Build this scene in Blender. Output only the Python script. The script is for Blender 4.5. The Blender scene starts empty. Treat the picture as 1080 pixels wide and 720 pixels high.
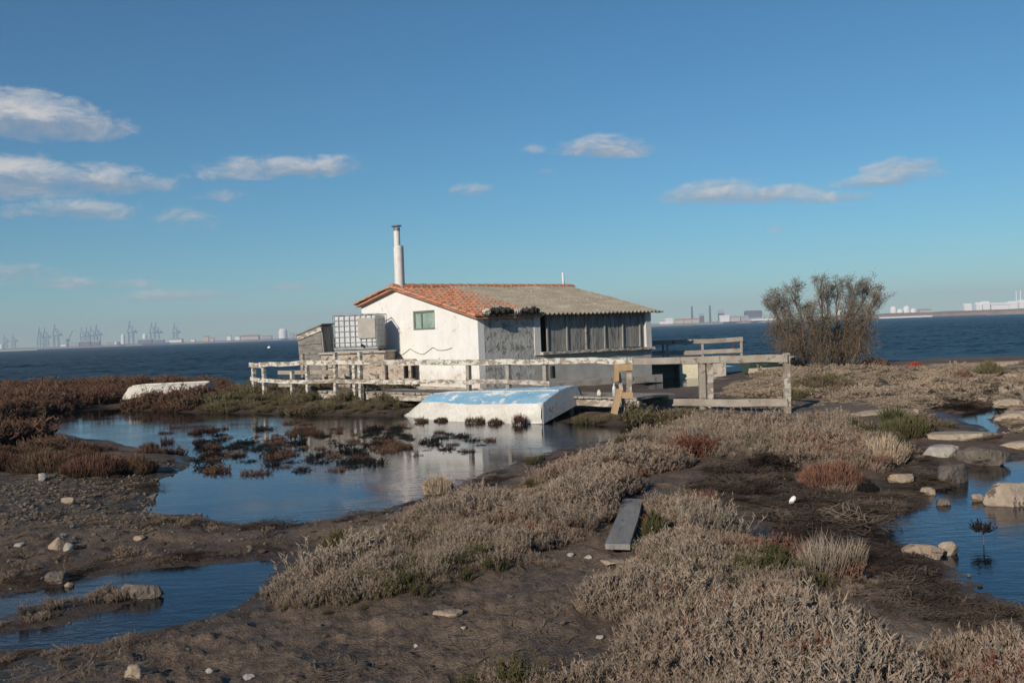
import bpy, math, random
import numpy as np
from mathutils import Vector, Matrix, Euler
random.seed(7)
RNG = np.random.default_rng(11)
scene = bpy.context.scene
COL = scene.collection
R = math.radians

# ------------------------------------------------------------------ camera
CAMZ = 2.0
FPX = 1050.0
PITCH = math.atan(11 / FPX)
ROLL = R(2.11)
fwd = Vector((0, math.cos(PITCH), -math.sin(PITCH)))
r0 = Vector((1, 0, 0))
u0 = r0.cross(fwd)
rgt = math.cos(ROLL) * r0 - math.sin(ROLL) * u0
upv = math.cos(ROLL) * u0 + math.sin(ROLL) * r0
CAM = Vector((0, 0, CAMZ))
cam_d = bpy.data.cameras.new('camera')
cam_d.sensor_width = 36
cam_d.lens = 36 * FPX / 1080
cam_d.clip_start = 0.05
cam_d.clip_end = 60000
cam = bpy.data.objects.new('camera', cam_d)
COL.objects.link(cam)
m = Matrix((rgt, upv, -fwd)).transposed().to_4x4()
m.translation = CAM
cam.matrix_world = m
scene.camera = cam


def ray(px, py):
    """direction of sight for a point of the 1080 x 720 photograph"""
    return fwd + ((px - 540) / FPX) * rgt + ((360 - py) / FPX) * upv


def P(px, py, z=0.0):
    d = ray(px, py)
    return CAM + d * ((z - CAMZ) / d.z)


def PD(px, py, Y):
    d = ray(px, py)
    return CAM + d * (Y / d.y)


# ------------------------------------------------------------------ noise (numpy)
def _hash(ix, iy, seed):
    h = (ix.astype(np.int64) * 374761393 + iy.astype(np.int64) * 668265263 + seed * 1442695041) & 0xFFFFFFFF
    h = ((h ^ (h >> 13)) * 1274126177) & 0xFFFFFFFF
    h = h ^ (h >> 16)
    return (h & 0xFFFFFF) / float(0xFFFFFF)


def vnoise(x, y, seed=0):
    x0 = np.floor(x); y0 = np.floor(y)
    fx = x - x0; fy = y - y0
    fx = fx * fx * (3 - 2 * fx); fy = fy * fy * (3 - 2 * fy)
    a = _hash(x0, y0, seed); b = _hash(x0 + 1, y0, seed)
    c = _hash(x0, y0 + 1, seed); d = _hash(x0 + 1, y0 + 1, seed)
    return (a * (1 - fx) + b * fx) * (1 - fy) + (c * (1 - fx) + d * fx) * fy


def fbm(x, y, octs=4, seed=0, gain=0.5):
    s = 0; a = 1; t = 0
    for i in range(octs):
        s = s + a * vnoise(x * 2 ** i + 17.3 * i, y * 2 ** i - 9.1 * i, seed + i)
        t += a; a *= gain
    return s / t


def sstep(a, b, x):
    t = np.clip((x - a) / (b - a), 0, 1)
    return t * t * (3 - 2 * t)


def poly_sd(poly, x, y):
    """signed distance to a polygon, positive inside"""
    poly = np.asarray(poly, float)
    d2 = np.full(x.shape, 1e18); ins = np.zeros(x.shape, bool)
    n = len(poly)
    for i in range(n):
        ax, ay = poly[i]; bx, by = poly[(i + 1) % n]
        ex, ey = bx - ax, by - ay
        wx, wy = x - ax, y - ay
        t = np.clip((wx * ex + wy * ey) / (ex * ex + ey * ey + 1e-12), 0, 1)
        dx = wx - ex * t; dy = wy - ey * t
        d2 = np.minimum(d2, dx * dx + dy * dy)
        c1 = (ay <= y) & (by > y); c2 = (ay > y) & (by <= y)
        cr = ex * wy - ey * wx
        ins ^= (c1 & (cr > 0)) | (c2 & (cr < 0))
    d = np.sqrt(d2)
    return np.where(ins, d, -d)


def pp(pts, z=0.0):
    return [(P(a, b, z).x, P(a, b, z).y) for a, b in pts]


# ------------------------------------------------------------------ mesh builder
class MB:
    def __init__(s):
        s.v = []; s.f = []; s.mi = []; s.cur = 0; s.uv = None

    def add(s, vs, fs):
        o = len(s.v)
        s.v.extend([tuple(p) for p in vs])
        s.f.extend([tuple(i + o for i in f) for f in fs])
        s.mi.extend([s.cur] * len(fs))
        return s

    def box(s, x0, x1, y0, y1, z0, z1, M=None):
        vs = [Vector((x, y, z)) for z in (z0, z1) for y in (y0, y1) for x in (x0, x1)]
        if M is not None: vs = [M @ v for v in vs]
        return s.add(vs, [(0, 2, 3, 1), (4, 5, 7, 6), (0, 1, 5, 4), (1, 3, 7, 5), (3, 2, 6, 7), (2, 0, 4, 6)])

    def beam(s, a, b, w, h, roll=0.0, jit=0.0, up=(0, 0, 1)):
        """a bar from a to b, w across, h high, with slightly uneven corners"""
        a = Vector(a); b = Vector(b); d = (b - a)
        L = d.length; d.normalize()
        U = Vector(up)
        if abs(d.dot(U)) > .98: U = Vector((0, 1, 0))
        sx = d.cross(U).normalized(); uz = sx.cross(d).normalized()
        if roll: 
            q = Matrix.Rotation(roll, 3, d); sx = q @ sx; uz = q @ uz
        n = max(2, int(L / .5) + 1)
        vs = []
        for i in range(n):
            p = a + d * (L * i / (n - 1))
            j = Vector((random.uniform(-1, 1), random.uniform(-1, 1), random.uniform(-1, 1))) * jit
            for (cx, cz) in ((-1, -1), (1, -1), (1, 1), (-1, 1)):
                k = Vector((random.uniform(-1, 1), random.uniform(-1, 1), random.uniform(-1, 1))) * jit * .5
                vs.append(p + sx * (cx * w / 2) + uz * (cz * h / 2) + j + k)
        fs = [(3, 2, 1, 0), tuple(range(4 * (n - 1), 4 * n))]
        for i in range(n - 1):
            for k in range(4):
                fs.append((4 * i + k, 4 * i + (k + 1) % 4, 4 * i + 4 + (k + 1) % 4, 4 * i + 4 + k))
        return s.add(vs, fs)

    def tube(s, pts, rad, n=8, cap=True):
        pts = [Vector(p) for p in pts]
        if not hasattr(rad, '__len__'): rad = [rad] * len(pts)
        vs = []; fs = []
        prev = None
        for i, p in enumerate(pts):
            d = (pts[min(i + 1, len(pts) - 1)] - pts[max(i - 1, 0)]).normalized()
            ref = prev if prev is not None else (Vector((1, 0, 0)) if abs(d.x) < .9 else Vector((0, 1, 0)))
            sx = (ref - d * ref.dot(d)).normalized(); prev = sx
            sy = d.cross(sx)
            for k in range(n):
                t = 2 * math.pi * k / n
                vs.append(p + (sx * math.cos(t) + sy * math.sin(t)) * rad[i])
        for i in range(len(pts) - 1):
            for k in range(n):
                fs.append((i * n + k, i * n + (k + 1) % n, (i + 1) * n + (k + 1) % n, (i + 1) * n + k))
        if cap:
            fs.append(tuple(range(n - 1, -1, -1))); fs.append(tuple((len(pts) - 1) * n + k for k in range(n)))
        return s.add(vs, fs)

    def prism(s, poly, z0, z1):
        n = len(poly)
        vs = [(x, y, z0) for x, y in poly] + [(x, y, z1) for x, y in poly]
        fs = [tuple(range(n - 1, -1, -1)), tuple(range(n, 2 * n))]
        for i in range(n):
            j = (i + 1) % n
            fs.append((i, j, n + j, n + i))
        return s.add(vs, fs)

    def build(s, name, mat=None, parent=None, smooth=False, bevel=0.0, loc=None):
        me = bpy.data.meshes.new(name)
        me.from_pydata(s.v, [], s.f)
        mats = mat if isinstance(mat, (list, tuple)) else [mat]
        for q in mats:
            if q: me.materials.append(q)
        if len(mats) > 1: me.polygons.foreach_set('material_index', s.mi)
        if smooth: me.polygons.foreach_set('use_smooth', [True] * len(me.polygons))
        me.update()
        o = bpy.data.objects.new(name, me)
        COL.objects.link(o)
        if parent is not None: o.parent = parent
        if loc is not None: o.location = loc
        if bevel:
            b = o.modifiers.new('bevel', 'BEVEL'); b.width = bevel; b.segments = 2; b.limit_method = 'ANGLE'
        return o


def tag(o, label=None, cat=None, group=None, kind=None):
    if label: o['label'] = label
    if cat: o['category'] = cat
    if group: o['group'] = group
    if kind: o['kind'] = kind
    return o


def thing(name, label, cat, loc=(0, 0, 0), rz=0.0, group=None, rot=None):
    o = bpy.data.objects.new(name, None)
    o.empty_display_size = .2
    COL.objects.link(o)
    o.location = loc
    o.rotation_euler = rot if rot else (0, 0, rz)
    return tag(o, label, cat, group)


def copy_tree(o, parent=None):
    c = o.copy(); COL.objects.link(c)
    if parent is not None: c.parent = parent
    for ch in list(o.children): copy_tree(ch, c)
    return c


# ------------------------------------------------------------------ materials
class NT:
    def __init__(s, name):
        s.m = bpy.data.materials.new(name); s.m.use_nodes = True
        s.t = s.m.node_tree; s.t.nodes.clear()
        s.out = s.n('ShaderNodeOutputMaterial')
        s._tc = None

    def n(s, typ, **kw):
        x = s.t.nodes.new(typ)
        for k, v in kw.items(): setattr(x, k, v)
        return x

    def link(s, a, b): s.t.links.new(a, b)

    def val(s, sock, v):
        if hasattr(v, 'is_output') or isinstance(v, bpy.types.NodeSocket): s.link(v, sock)
        else: sock.default_value = v

    def co(s, scale=(1, 1, 1), kind='Object'):
        tc = s.n('ShaderNodeTexCoord')
        mp = s.n('ShaderNodeMapping'); mp.inputs['Scale'].default_value = scale
        s.link(tc.outputs[kind], mp.inputs['Vector'])
        return mp.outputs[0]

    def noise(s, vec, scale=5, detail=4, rough=.55, dist=0.0):
        x = s.n('ShaderNodeTexNoise'); s.link(vec, x.inputs['Vector'])
        x.inputs['Scale'].default_value = scale; x.inputs['Detail'].default_value = detail
        x.inputs['Roughness'].default_value = rough; x.inputs['Distortion'].default_value = dist
        return x.outputs['Fac']

    def ramp(s, f, stops):
        x = s.n('ShaderNodeValToRGB'); s.link(f, x.inputs[0])
        e = x.color_ramp.elements
        while len(e) < len(stops): e.new(.5)
        for k, (p, c) in zip(e, stops):
            k.position = p
            k.color = (*c, 1) if hasattr(c, '__len__') else (c, c, c, 1)
        return x.outputs[0]

    def mix(s, f, a, b, mode='MIX'):
        x = s.n('ShaderNodeMix', data_type='RGBA', blend_type=mode)
        s.val(x.inputs[0], f)
        for sock, v in ((x.inputs[6], a), (x.inputs[7], b)):
            if isinstance(v, (tuple, list)): sock.default_value = (*v[:3], 1)
            else: s.link(v, sock)
        return x.outputs[2]

    def math(s, op, a, b=0.0, clamp=False):
        x = s.n('ShaderNodeMath', operation=op); x.use_clamp = clamp
        s.val(x.inputs[0], a); s.val(x.inputs[1], b)
        return x.outputs[0]

    def attr(s, name):
        return s.n('ShaderNodeAttribute', attribute_name=name).outputs['Fac']

    def bump(s, h, dist=.02, strength=1.0, prev=None):
        x = s.n('ShaderNodeBump'); s.link(h, x.inputs['Height'])
        x.inputs['Distance'].default_value = dist; x.inputs['Strength'].default_value = strength
        if prev is not None: s.link(prev, x.inputs['Normal'])
        return x.outputs[0]

    def bsdf(s, col, rough=.8, bump=None, spec=.3, metal=0.0, **kw):
        b = s.n('ShaderNodeBsdfPrincipled')
        if isinstance(col, (tuple, list)): b.inputs['Base Color'].default_value = (*col[:3], 1)
        else: s.link(col, b.inputs['Base Color'])
        s.val(b.inputs['Roughness'], rough)
        b.inputs['Specular IOR Level'].default_value = spec
        b.inputs['Metallic'].default_value = metal
        if bump is not None: s.link(bump, b.inputs['Normal'])
        for k, v in kw.items(): s.val(b.inputs[k], v)
        s.link(b.outputs[0], s.out.inputs[0])
        return s.m


def noisy(name, c1, c2, scale=4, rough=.85, bump=.01, stretch=(1, 1, 1), c3=None, c3t=.62, fine=30, spec=.25, metal=0.0):
    """two mixed tones, optional third (stains, peeling), fine grain"""
    t = NT(name); v = t.co(stretch)
    a = t.noise(v, scale, 5, .6)
    col = t.mix(t.ramp(a, [(.32, 0.0), (.68, 1.0)]), c1, c2)
    g = t.noise(v, fine, 4, .6)
    col = t.mix(.5, col, t.ramp(g, [(.3, .55), (.7, 1.0)]), 'MULTIPLY')
    h = t.math('ADD', t.math('MULTIPLY', a, .5), g)
    if c3 is not None:
        b = t.noise(v, scale * 1.7, 6, .65, .4)
        k = t.ramp(b, [(c3t - .03, 0.0), (c3t + .03, 1.0)])
        col = t.mix(k, col, c3)
        h = t.math('SUBTRACT', h, t.math('MULTIPLY', k, .6))
    return t.bsdf(col, rough, t.bump(h, bump), spec, metal)


def plain(name, c, rough=.6, spec=.3, metal=0.0, var=.25):
    t = NT(name); v = t.co()
    g = t.noise(v, 6, 5, .6)
    col = t.mix(1.0, c, t.ramp(g, [(.3, 1 - var), (.7, 1.0)]), 'MULTIPLY')
    return t.bsdf(col, rough, None, spec, metal)
# ------------------------------------------------------------------ light settings
SUN_E = 4.3
SKY_S = .093
AIR, DUST, OZONE = 1.0, .0, 10.0
CLOUD_S = .95
HAZE = 2.0e-4
EXPO = 0.15
# ------------------------------------------------------------------ lie of the land
POND_MAIN = pp([(-60, 446), (0, 442), (60, 436), (115, 430), (140, 433), (190, 435), (250, 436), (330, 438), (415, 439), (432, 436),
                (500, 438), (560, 441), (600, 446), (640, 449), (705, 450), (700, 457), (650, 464), (620, 467), (575, 478), (520, 495), (480, 510),
                (445, 524), (400, 537), (345, 549), (300, 553), (262, 553), (235, 549), (215, 545), (185, 542), (160, 541),
                (156, 524), (166, 508), (195, 494), (205, 482), (165, 476), (110, 468), (70, 458), (30, 452), (-60, 455)])
POND_NEAR = pp([(-120, 640), (0, 628), (50, 620), (110, 608), (170, 600), (230, 594), (286, 590), (290, 602), (272, 622), (245, 640),
                (190, 655), (130, 673), (80, 682), (0, 686), (-120, 700)])
ISLE_NEAR = pp([(-80, 672), (0, 655), (30, 640), (85, 630), (120, 622), (165, 618), (172, 626), (135, 637), (105, 646), (60, 659), (10, 664), (-80, 690)])
POND_RIGHT = pp([(1260, 468), (1180, 474), (1080, 485), (1040, 492), (1012, 504), (988, 519), (970, 532), (945, 543), (922, 553), (930, 566),
                 (965, 578), (1000, 592), (1008, 606), (1035, 624), (1080, 640), (1180, 668), (1400, 690), (1500, 520)])
INLET = pp([(684, 413), (715, 410), (742, 406), (754, 401), (750, 395), (738, 391.5), (735, 386), (728, 380), (690, 381), (684, 395)])
RILL_A = pp([(900, 417), (925, 408), (948, 400), (985, 391), (1000, 388), (1000, 391), (985, 395), (960, 404), (935, 417), (918, 420)])
RILL_B = pp([(1008, 442), (1025, 433), (1052, 431), (1056, 436), (1040, 442), (1056, 450), (1050, 458), (1036, 449), (1018, 446)])
SEA = [(-600, 85), (-120, 72), (-60, 58), (-34, 50), (-20, 46), (-12, 43), (-6, 42), (0, 42), (4, 41), (5.6, 39), (9, 40.5),
       (11, 42.6), (14, 44), (19, 44.4), (26, 44.2), (40, 44), (120, 46), (600, 55), (600, 30000), (-600, 30000)]
WATERS = [POND_MAIN, POND_NEAR, POND_RIGHT, INLET, RILL_A, RILL_B, SEA]
# plant cover, dark sea-wrack and bare patches (outlines lie on the ground)
zV = .12


def pv(pts, hp, z0=.10):
    n = len(pts); out = []
    area = sum(pts[i][0] * pts[(i + 1) % n][1] - pts[(i + 1) % n][0] * pts[i][1] for i in range(n))
    sg = 1 if area > 0 else -1
    for i in range(n):
        (ax, ay), (bx, by) = pts[i - 1], pts[(i + 1) % n]
        tx, ty = bx - ax, by - ay
        L = math.hypot(tx, ty) + 1e-6
        ny = -tx / L * sg                  # outward normal, image y down
        k = min(1, max(0, -ny * 1.6))
        q = P(pts[i][0], pts[i][1], z0 + hp * k); out.append((q.x, q.y))
    return out


VEG_GREY = [
    pv([(283, 603), (296, 583), (340, 562), (400, 545), (440, 531), (490, 514), (545, 497), (600, 486), (640, 478), (690, 468), (720, 468), (700, 492),
        (678, 506), (664, 522), (655, 535), (645, 560), (630, 580), (590, 586), (570, 590), (588, 606), (552, 622), (505, 626), (470, 638), (420, 646),
        (350, 650), (292, 645)], 0.2),
    pv([(688, 520), (715, 508), (745, 510), (765, 528), (800, 548), (830, 562), (880, 570), (905, 590), (902, 612), (915, 640), (945, 662), (985, 690), (1010, 740),
        (1010, 900), (700, 900), (560, 860), (400, 740), (440, 712), (500, 696), (560, 690), (640, 700), (670, 688), (615, 672), (572, 660), (610, 640), (640, 625), (622, 606), (665, 590),
        (690, 560)], 0.2),
    pv([(955, 655), (1020, 658), (1080, 660), (1200, 690), (1300, 900), (1010, 900), (1010, 740), (985, 690)], 0.2),
    pv([(600, 447), (690, 440), (760, 434), (830, 436), (900, 438), (955, 455), (965, 480), (930, 500), (890, 518), (850, 510), (842, 492), (780, 488), (730, 494),
        (690, 503), (668, 512), (690, 480), (640, 468), (690, 458), (640, 455)], 0.2),
    pv([(505, 492), (560, 472), (620, 463), (690, 455), (692, 466), (640, 470), (575, 482), (520, 500)], 0.2),
]
VEG_PLAIN = [
    pv([(690, 430), (760, 432), (832, 430), (905, 420), (930, 404), (985, 386), (1040, 384), (1060, 396), (1010, 425), (960, 440), (900, 440), (860, 432), (700, 440)], 0.08),
    pv([(765, 412), (800, 397), (860, 390), (940, 388), (985, 384), (960, 396), (925, 405), (895, 416), (850, 424), (770, 424)], 0.08),
    pv([(1080, 460), (1040, 428), (1090, 390), (1300, 380), (1500, 440), (1300, 460)], 0.08),
]
VEG_OLIVE = [
    pv([(200, 427), (240, 414), (300, 410), (360, 412), (430, 410), (430, 430), (422, 440), (380, 441), (320, 441), (250, 438), (205, 436)], 0.22),
    pv([(600, 446), (610, 428), (650, 430), (690, 430), (760, 432), (800, 436), (760, 446), (690, 449), (640, 449)], 0.22),
    pv([(838, 418), (850, 400), (875, 396), (905, 402), (925, 412), (905, 418), (880, 416), (850, 424)], 0.22),
    pv([(935, 442), (985, 438), (1010, 444), (985, 456), (950, 462)], 0.22),
]
VEG_RUST = [
    pv([(-90, 440), (-60, 412), (0, 408), (60, 405), (130, 405), (215, 400), (252, 405), (250, 412), (215, 433), (150, 432), (100, 433), (50, 440), (0, 446)], 0.28),
    pv([(140, 431), (165, 424), (195, 428), (205, 434), (190, 436), (150, 434)], 0.28),
    pv([(-90, 500), (-80, 456), (-20, 456), (25, 457), (70, 464), (110, 474), (150, 481), (150, 490), (120, 500), (60, 496), (0, 500)], 0.28),
    pv([(205, 447), (245, 441), (330, 445), (345, 452), (300, 456), (240, 458), (215, 462)], 0.168, .0),
]
WRACK = [
    pp([(735, 512), (770, 494), (830, 492), (850, 512), (900, 520), (950, 525), (985, 515), (985, 540), (930, 562), (965, 578), (1005, 597), (1010, 612), (1045, 632), (1100, 645), (1100, 668),
        (1020, 660), (960, 650), (920, 632), (900, 605), (905, 580), (850, 566), (800, 545), (765, 528), (745, 522)], .1),
    pp([(985, 480), (940, 470), (905, 520), (985, 520), (1010, 500)], .1),
    pp([(975, 425), (1030, 410), (1055, 405), (1052, 420), (1020, 428), (980, 430)], .2),
    pp([(490, 512), (560, 488), (640, 472), (690, 466), (700, 480), (640, 485), (560, 497), (480, 525), (440, 533)], .1),
]
SAND = [pp([(915, 640), (960, 655), (1010, 662), (1000, 690), (950, 680), (930, 665)], .15),
        pp([(930, 389), (985, 381), (1080, 379), (1200, 376), (1200, 384), (1080, 386), (985, 388)], .2)]
SHINGLE = [pp([(-60, 505), (60, 495), (150, 488), (205, 490), (172, 506), (158, 522), (160, 545), (100, 556), (0, 560), (-60, 560)], .1)]
MOUND = [P(30, 470, .2), P(110, 487, .1)]


def union_sd(polys, x, y):
    d = np.full(np.shape(x), -1e9)
    for q in polys: d = np.maximum(d, poly_sd(q, x, y))
    return d


def edge_noise(x, y):
    return (fbm(x * 1.1, y * 1.1, 4, 5) - .5) * .55 + (fbm(x * 5, y * 5, 3, 15) - .5) * .16


def fields(x, y):
    x = np.asarray(x, float); y = np.asarray(y, float)
    n1 = edge_noise(x, y)
    far = np.clip(np.hypot(x, y) / 9, .5, 1.6)
    w = union_sd(WATERS, x, y)
    sea = poly_sd(SEA, x, y)
    isle = poly_sd(ISLE_NEAR, x, y)
    w = np.where(isle > -.25, np.minimum(w, -isle), w)
    land = -w - n1 * .35 * far * np.where(sea > -2, .5, 1)
    grey = union_sd(VEG_GREY, x, y) + n1 * far
    plain_ = union_sd(VEG_PLAIN, x, y) + n1 * far
    olive = union_sd(VEG_OLIVE, x, y) + n1 * far
    rust = union_sd(VEG_RUST, x, y) + n1 * far
    wrack = union_sd(WRACK, x, y) + n1 * far
    veg = np.maximum(np.maximum(grey, plain_), np.maximum(olive, rust))
    h = np.where(land > 0, .035 * sstep(0, .35, land) + .10 * sstep(.2, 1.6, land) + .09 * sstep(1.2, 4, land),
                 -.012 - .16 * sstep(0, 1.6, -land))
    h = np.where((land <= 0) & (land > -.12), land * .1, h)
    h = h - np.where(sea > 0, .8 * sstep(0, 6, sea), 0)
    lf = sstep(0, .5, land)
    h = h + lf * ((fbm(x * .55, y * .55, 3, 3) - .5) * .10 + (fbm(x * 2.6, y * 2.6, 4, 31) - .5) * .07)
    near = np.clip(1.3 - np.hypot(x, y) / 22, 0, 1)
    clod = fbm(x * 9, y * 9, 4, 77, .6)
    h = h + near * sstep(-.1, .3, land) * ((clod - .5) * .075 + np.abs(clod - .5) * .03)
    h = h + .06 * sstep(-.1, .5, veg) * lf
    # banks: wrack heap by the right pond, dark hump on the left
    wr = poly_sd(WRACK[0], x, y)
    h = h + .20 * sstep(0, .9, wr) * lf * sstep(4.5, 6.5, 12.5 - y)
    for i, q in enumerate(MOUND):
        h = h + (.20, .10)[i] * np.exp(-(((x - q.x) / (2.6, 1.0)[i]) ** 2 + ((y - q.y) / (1.5, 1.0)[i]) ** 2)) * lf
    return dict(h=h, land=land, grey=grey, plain=plain_, olive=olive, rust=rust, wrack=wrack, veg=veg, n=n1, clod=clod)


def H(x, y):
    f = fields(np.array([x]), np.array([y]))
    return float(f['h'][0])


def G(px, py, floor=-.02):
    """where the line of sight of a photograph point meets the ground"""
    z = .1
    for _ in range(6):
        q = P(px, py, z); z = .5 * z + .5 * max(H(q.x, q.y), floor)
    q = P(px, py, z); q.z = max(H(q.x, q.y), floor)
    return q


# ------------------------------------------------------------------ ground sheet (one fan, fine near the viewer)
def build_ground():
    ang = np.concatenate([np.linspace(-180, -48, 40)[:-1], np.linspace(-48, 48, 640), np.linspace(48, 180, 40)[1:]])
    rad = np.concatenate([[0.4, 1.0, 1.7, 2.3], np.geomspace(2.8, 62, 430), [70, 85, 110, 160, 260, 500]])
    A, Rr = np.meshgrid(np.radians(ang), rad)
    X = (Rr * np.sin(A)).ravel(); Y = (Rr * np.cos(A)).ravel()
    f = fields(X, Y)
    h = f['h'].copy()
    out = np.hypot(X, Y) > 75
    h = np.where(out, np.where(Y > 30, -1.5, np.maximum(h, .2)), h)
    na, nr = len(ang), len(rad)
    idx = np.arange(na * nr).reshape(nr, na)
    q = np.stack([idx[:-1, :-1], idx[:-1, 1:], idx[1:, 1:], idx[1:, :-1]], -1).reshape(-1, 4)[:, ::-1]
    me = bpy.data.meshes.new('ground')
    nv = na * nr; nf = len(q)
    me.vertices.add(nv); me.vertices.foreach_set('co', np.stack([X, Y, h], -1).ravel())
    me.loops.add(nf * 4); me.loops.foreach_set('vertex_index', q.ravel())
    me.polygons.add(nf); me.polygons.foreach_set('loop_start', np.arange(nf) * 4); me.polygons.foreach_set('loop_total', np.full(nf, 4))
    me.polygons.foreach_set('use_smooth', [True] * nf)
    me.update()
    wet = 1 - sstep(.015, .10, h + .35 * (f['n']) * .12)
    def put(name, arr):
        a = me.attributes.new(name, 'FLOAT', 'POINT'); a.data.foreach_set('value', np.ascontiguousarray(arr, dtype=np.float32))
    put('wet', wet)
    put('veg', sstep(-.15, .25, f['veg']))
    put('rustg', sstep(-.2, .3, f['rust']))
    put('wrack', sstep(-.15, .25, f['wrack']))
    put('sand', sstep(-.1, .2, union_sd(SAND, X, Y) + f['n'] * .6))
    put('plain', sstep(-.3, .6, f['plain']))
    put('shingle', sstep(-.3, .3, union_sd(SHINGLE, X, Y) + f['n']))
    o = bpy.data.objects.new('ground', me); COL.objects.link(o)
    t = NT('marsh_mud'); v = t.co()
    n1 = t.noise(v, .8, 6, .62); n2 = t.noise(v, 9, 6, .65, .3); n3 = t.noise(v, 60, 4, .6); n4 = t.noise(v, 3.1, 5, .6, .5)
    mud = t.mix(t.ramp(n1, [(.35, 0), (.65, 1)]), (.115, .078, .057), (.205, .145, .105))
    mud = t.mix(t.ramp(n2, [(.42, 0), (.66, 1)]), mud, (.205, .155, .115))
    mud = t.mix(t.math('MULTIPLY', t.ramp(n4, [(.55, 0), (.68, 1)]), .55), mud, (.052, .038, .030))
    mud = t.mix(t.attr('shingle'), mud, t.mix(t.ramp(n2, [(.4, 0), (.6, 1)]), (.06, .046, .036), (.22, .18, .14)))
    mud = t.mix(t.attr('plain'), mud, t.mix(t.ramp(n2, [(.35, 0), (.65, 1)]), (.28, .22, .165), (.45, .365, .285)))
    sand = t.mix(n2, (.36, .275, .205), (.50, .40, .305))
    mud = t.mix(t.attr('sand'), mud, sand)
    vw = t.co((3, 14, 3)); hair = t.noise(vw, 7, 6, .7, 1.5)
    wr = t.mix(t.ramp(hair, [(.4, 0), (.7, 1)]), (.06, .044, .035), (.175, .128, .10))
    mud = t.mix(t.attr('wrack'), mud, wr)
    mud = t.mix(t.math('MULTIPLY', t.attr('veg'), .6), mud, (.075, .055, .042))
    mud = t.mix(t.math('MULTIPLY', t.attr('wet'), .62), mud, (.036, .027, .021))
    mud = t.mix(.6, mud, t.ramp(n3, [(.3, .45), (.7, 1.0)]), 'MULTIPLY')
    sheen = t.math('MULTIPLY', t.ramp(t.noise(v, 1.4, 5, .62, .4), [(.50, 0), (.60, 1)]), t.math('SUBTRACT', 1.0, t.math('MAXIMUM', t.attr('veg'), t.math('MAXIMUM', t.attr('plain'), t.attr('sand'))), True))
    mud = t.mix(t.math('MULTIPLY', sheen, .45), mud, (.060, .044, .033))
    rough0 = t.math('SUBTRACT', .92, t.math('MULTIPLY', sheen, .40))
    rough = t.math('SUBTRACT', rough0, t.math('MULTIPLY', t.attr('wet'), t.math('MULTIPLY', t.ramp(n2, [(.35, 1), (.6, .3)]), .62)))
    hgt = t.math('ADD', t.math('MULTIPLY', n2, .8), t.math('MULTIPLY', n3, .35))
    hgt = t.math('ADD', hgt, t.math('MULTIPLY', t.math('MULTIPLY', hair, t.attr('wrack')), 1.2))
    me.materials.append(t.bsdf(mud, rough, t.bump(hgt, .045, 1.0), .22))
    tag(o, 'dark brown salt marsh mud with trampled pale crust', None, None, 'structure')
    return o


ground = build_ground()


# ------------------------------------------------------------------ water
def water_sheet(name, polys_bbox, mat, z=0.0, label=None):
    b = MB()
    for (x0, x1, y0, y1) in polys_bbox:
        b.add([(x0, y0, z), (x1, y0, z), (x1, y1, z), (x0, y1, z)], [(0, 1, 2, 3)])
    o = b.build(name, mat)
    return tag(o, label, None, None, 'structure')


def pond_mat():
    t = NT('pond_water'); v = t.co((1, 1, 1))
    r1 = t.noise(t.co((1.2, 3.2, 1)), 2.2, 3, .5, .3); r2 = t.noise(t.co((2.5, 7, 1)), 5, 2, .5)
    big = t.ramp(t.noise(v, .35, 2, .5), [(.4, .15), (.65, 1.0)])
    hgt = t.math('MULTIPLY', t.math('ADD', r1, t.math('MULTIPLY', r2, .35)), big)
    nrm = t.bump(hgt, .012, .55)
    fr = t.n('ShaderNodeFresnel'); fr.inputs['IOR'].default_value = 1.33; t.link(nrm, fr.inputs['Normal'])
    gl = t.n('ShaderNodeBsdfGlossy'); gl.inputs['Roughness'].default_value = .03; gl.inputs['Color'].default_value = (.95, .96, 1, 1)
    t.link(nrm, gl.inputs['Normal'])
    tr = t.n('ShaderNodeBsdfTransparent'); tr.inputs['Color'].default_value = (.56, .51, .43, 1)
    df = t.n('ShaderNodeBsdfDiffuse'); df.inputs['Color'].default_value = (.022, .024, .024, 1)
    m1 = t.n('ShaderNodeMixShader'); m1.inputs[0].default_value = .32
    t.link(tr.outputs[0], m1.inputs[1]); t.link(df.outputs[0], m1.inputs[2])
    m2 = t.n('ShaderNodeMixShader'); t.link(fr.outputs[0], m2.inputs[0]); t.link(m1.outputs[0], m2.inputs[1]); t.link(gl.outputs[0], m2.inputs[2])
    t.link(m2.outputs[0], t.out.inputs[0])
    return t.m


def bb(poly, pad=.6):
    a = np.array(poly)
    return (a[:, 0].min() - pad, a[:, 0].max() + pad, a[:, 1].min() - pad, a[:, 1].max() + pad)


PM = pond_mat()
water_sheet('pond_water', [bb(POND_MAIN)], PM, 0, 'still shallow pond with house and boat reflected in it')
water_sheet('pond_water', [bb(POND_NEAR)], PM, 0, 'small dark pool in the mud at near left')
water_sheet('pond_water', [bb(POND_RIGHT)], PM, 0, 'blue pool edged by boulders at the right')
water_sheet('pond_water', [bb(RILL_A)], PM, 0, 'narrow rill of water winding across the far flats')
water_sheet('pond_water', [bb(RILL_B)], PM, 0, 'small puddle beside the pale rocks at far right')


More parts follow.
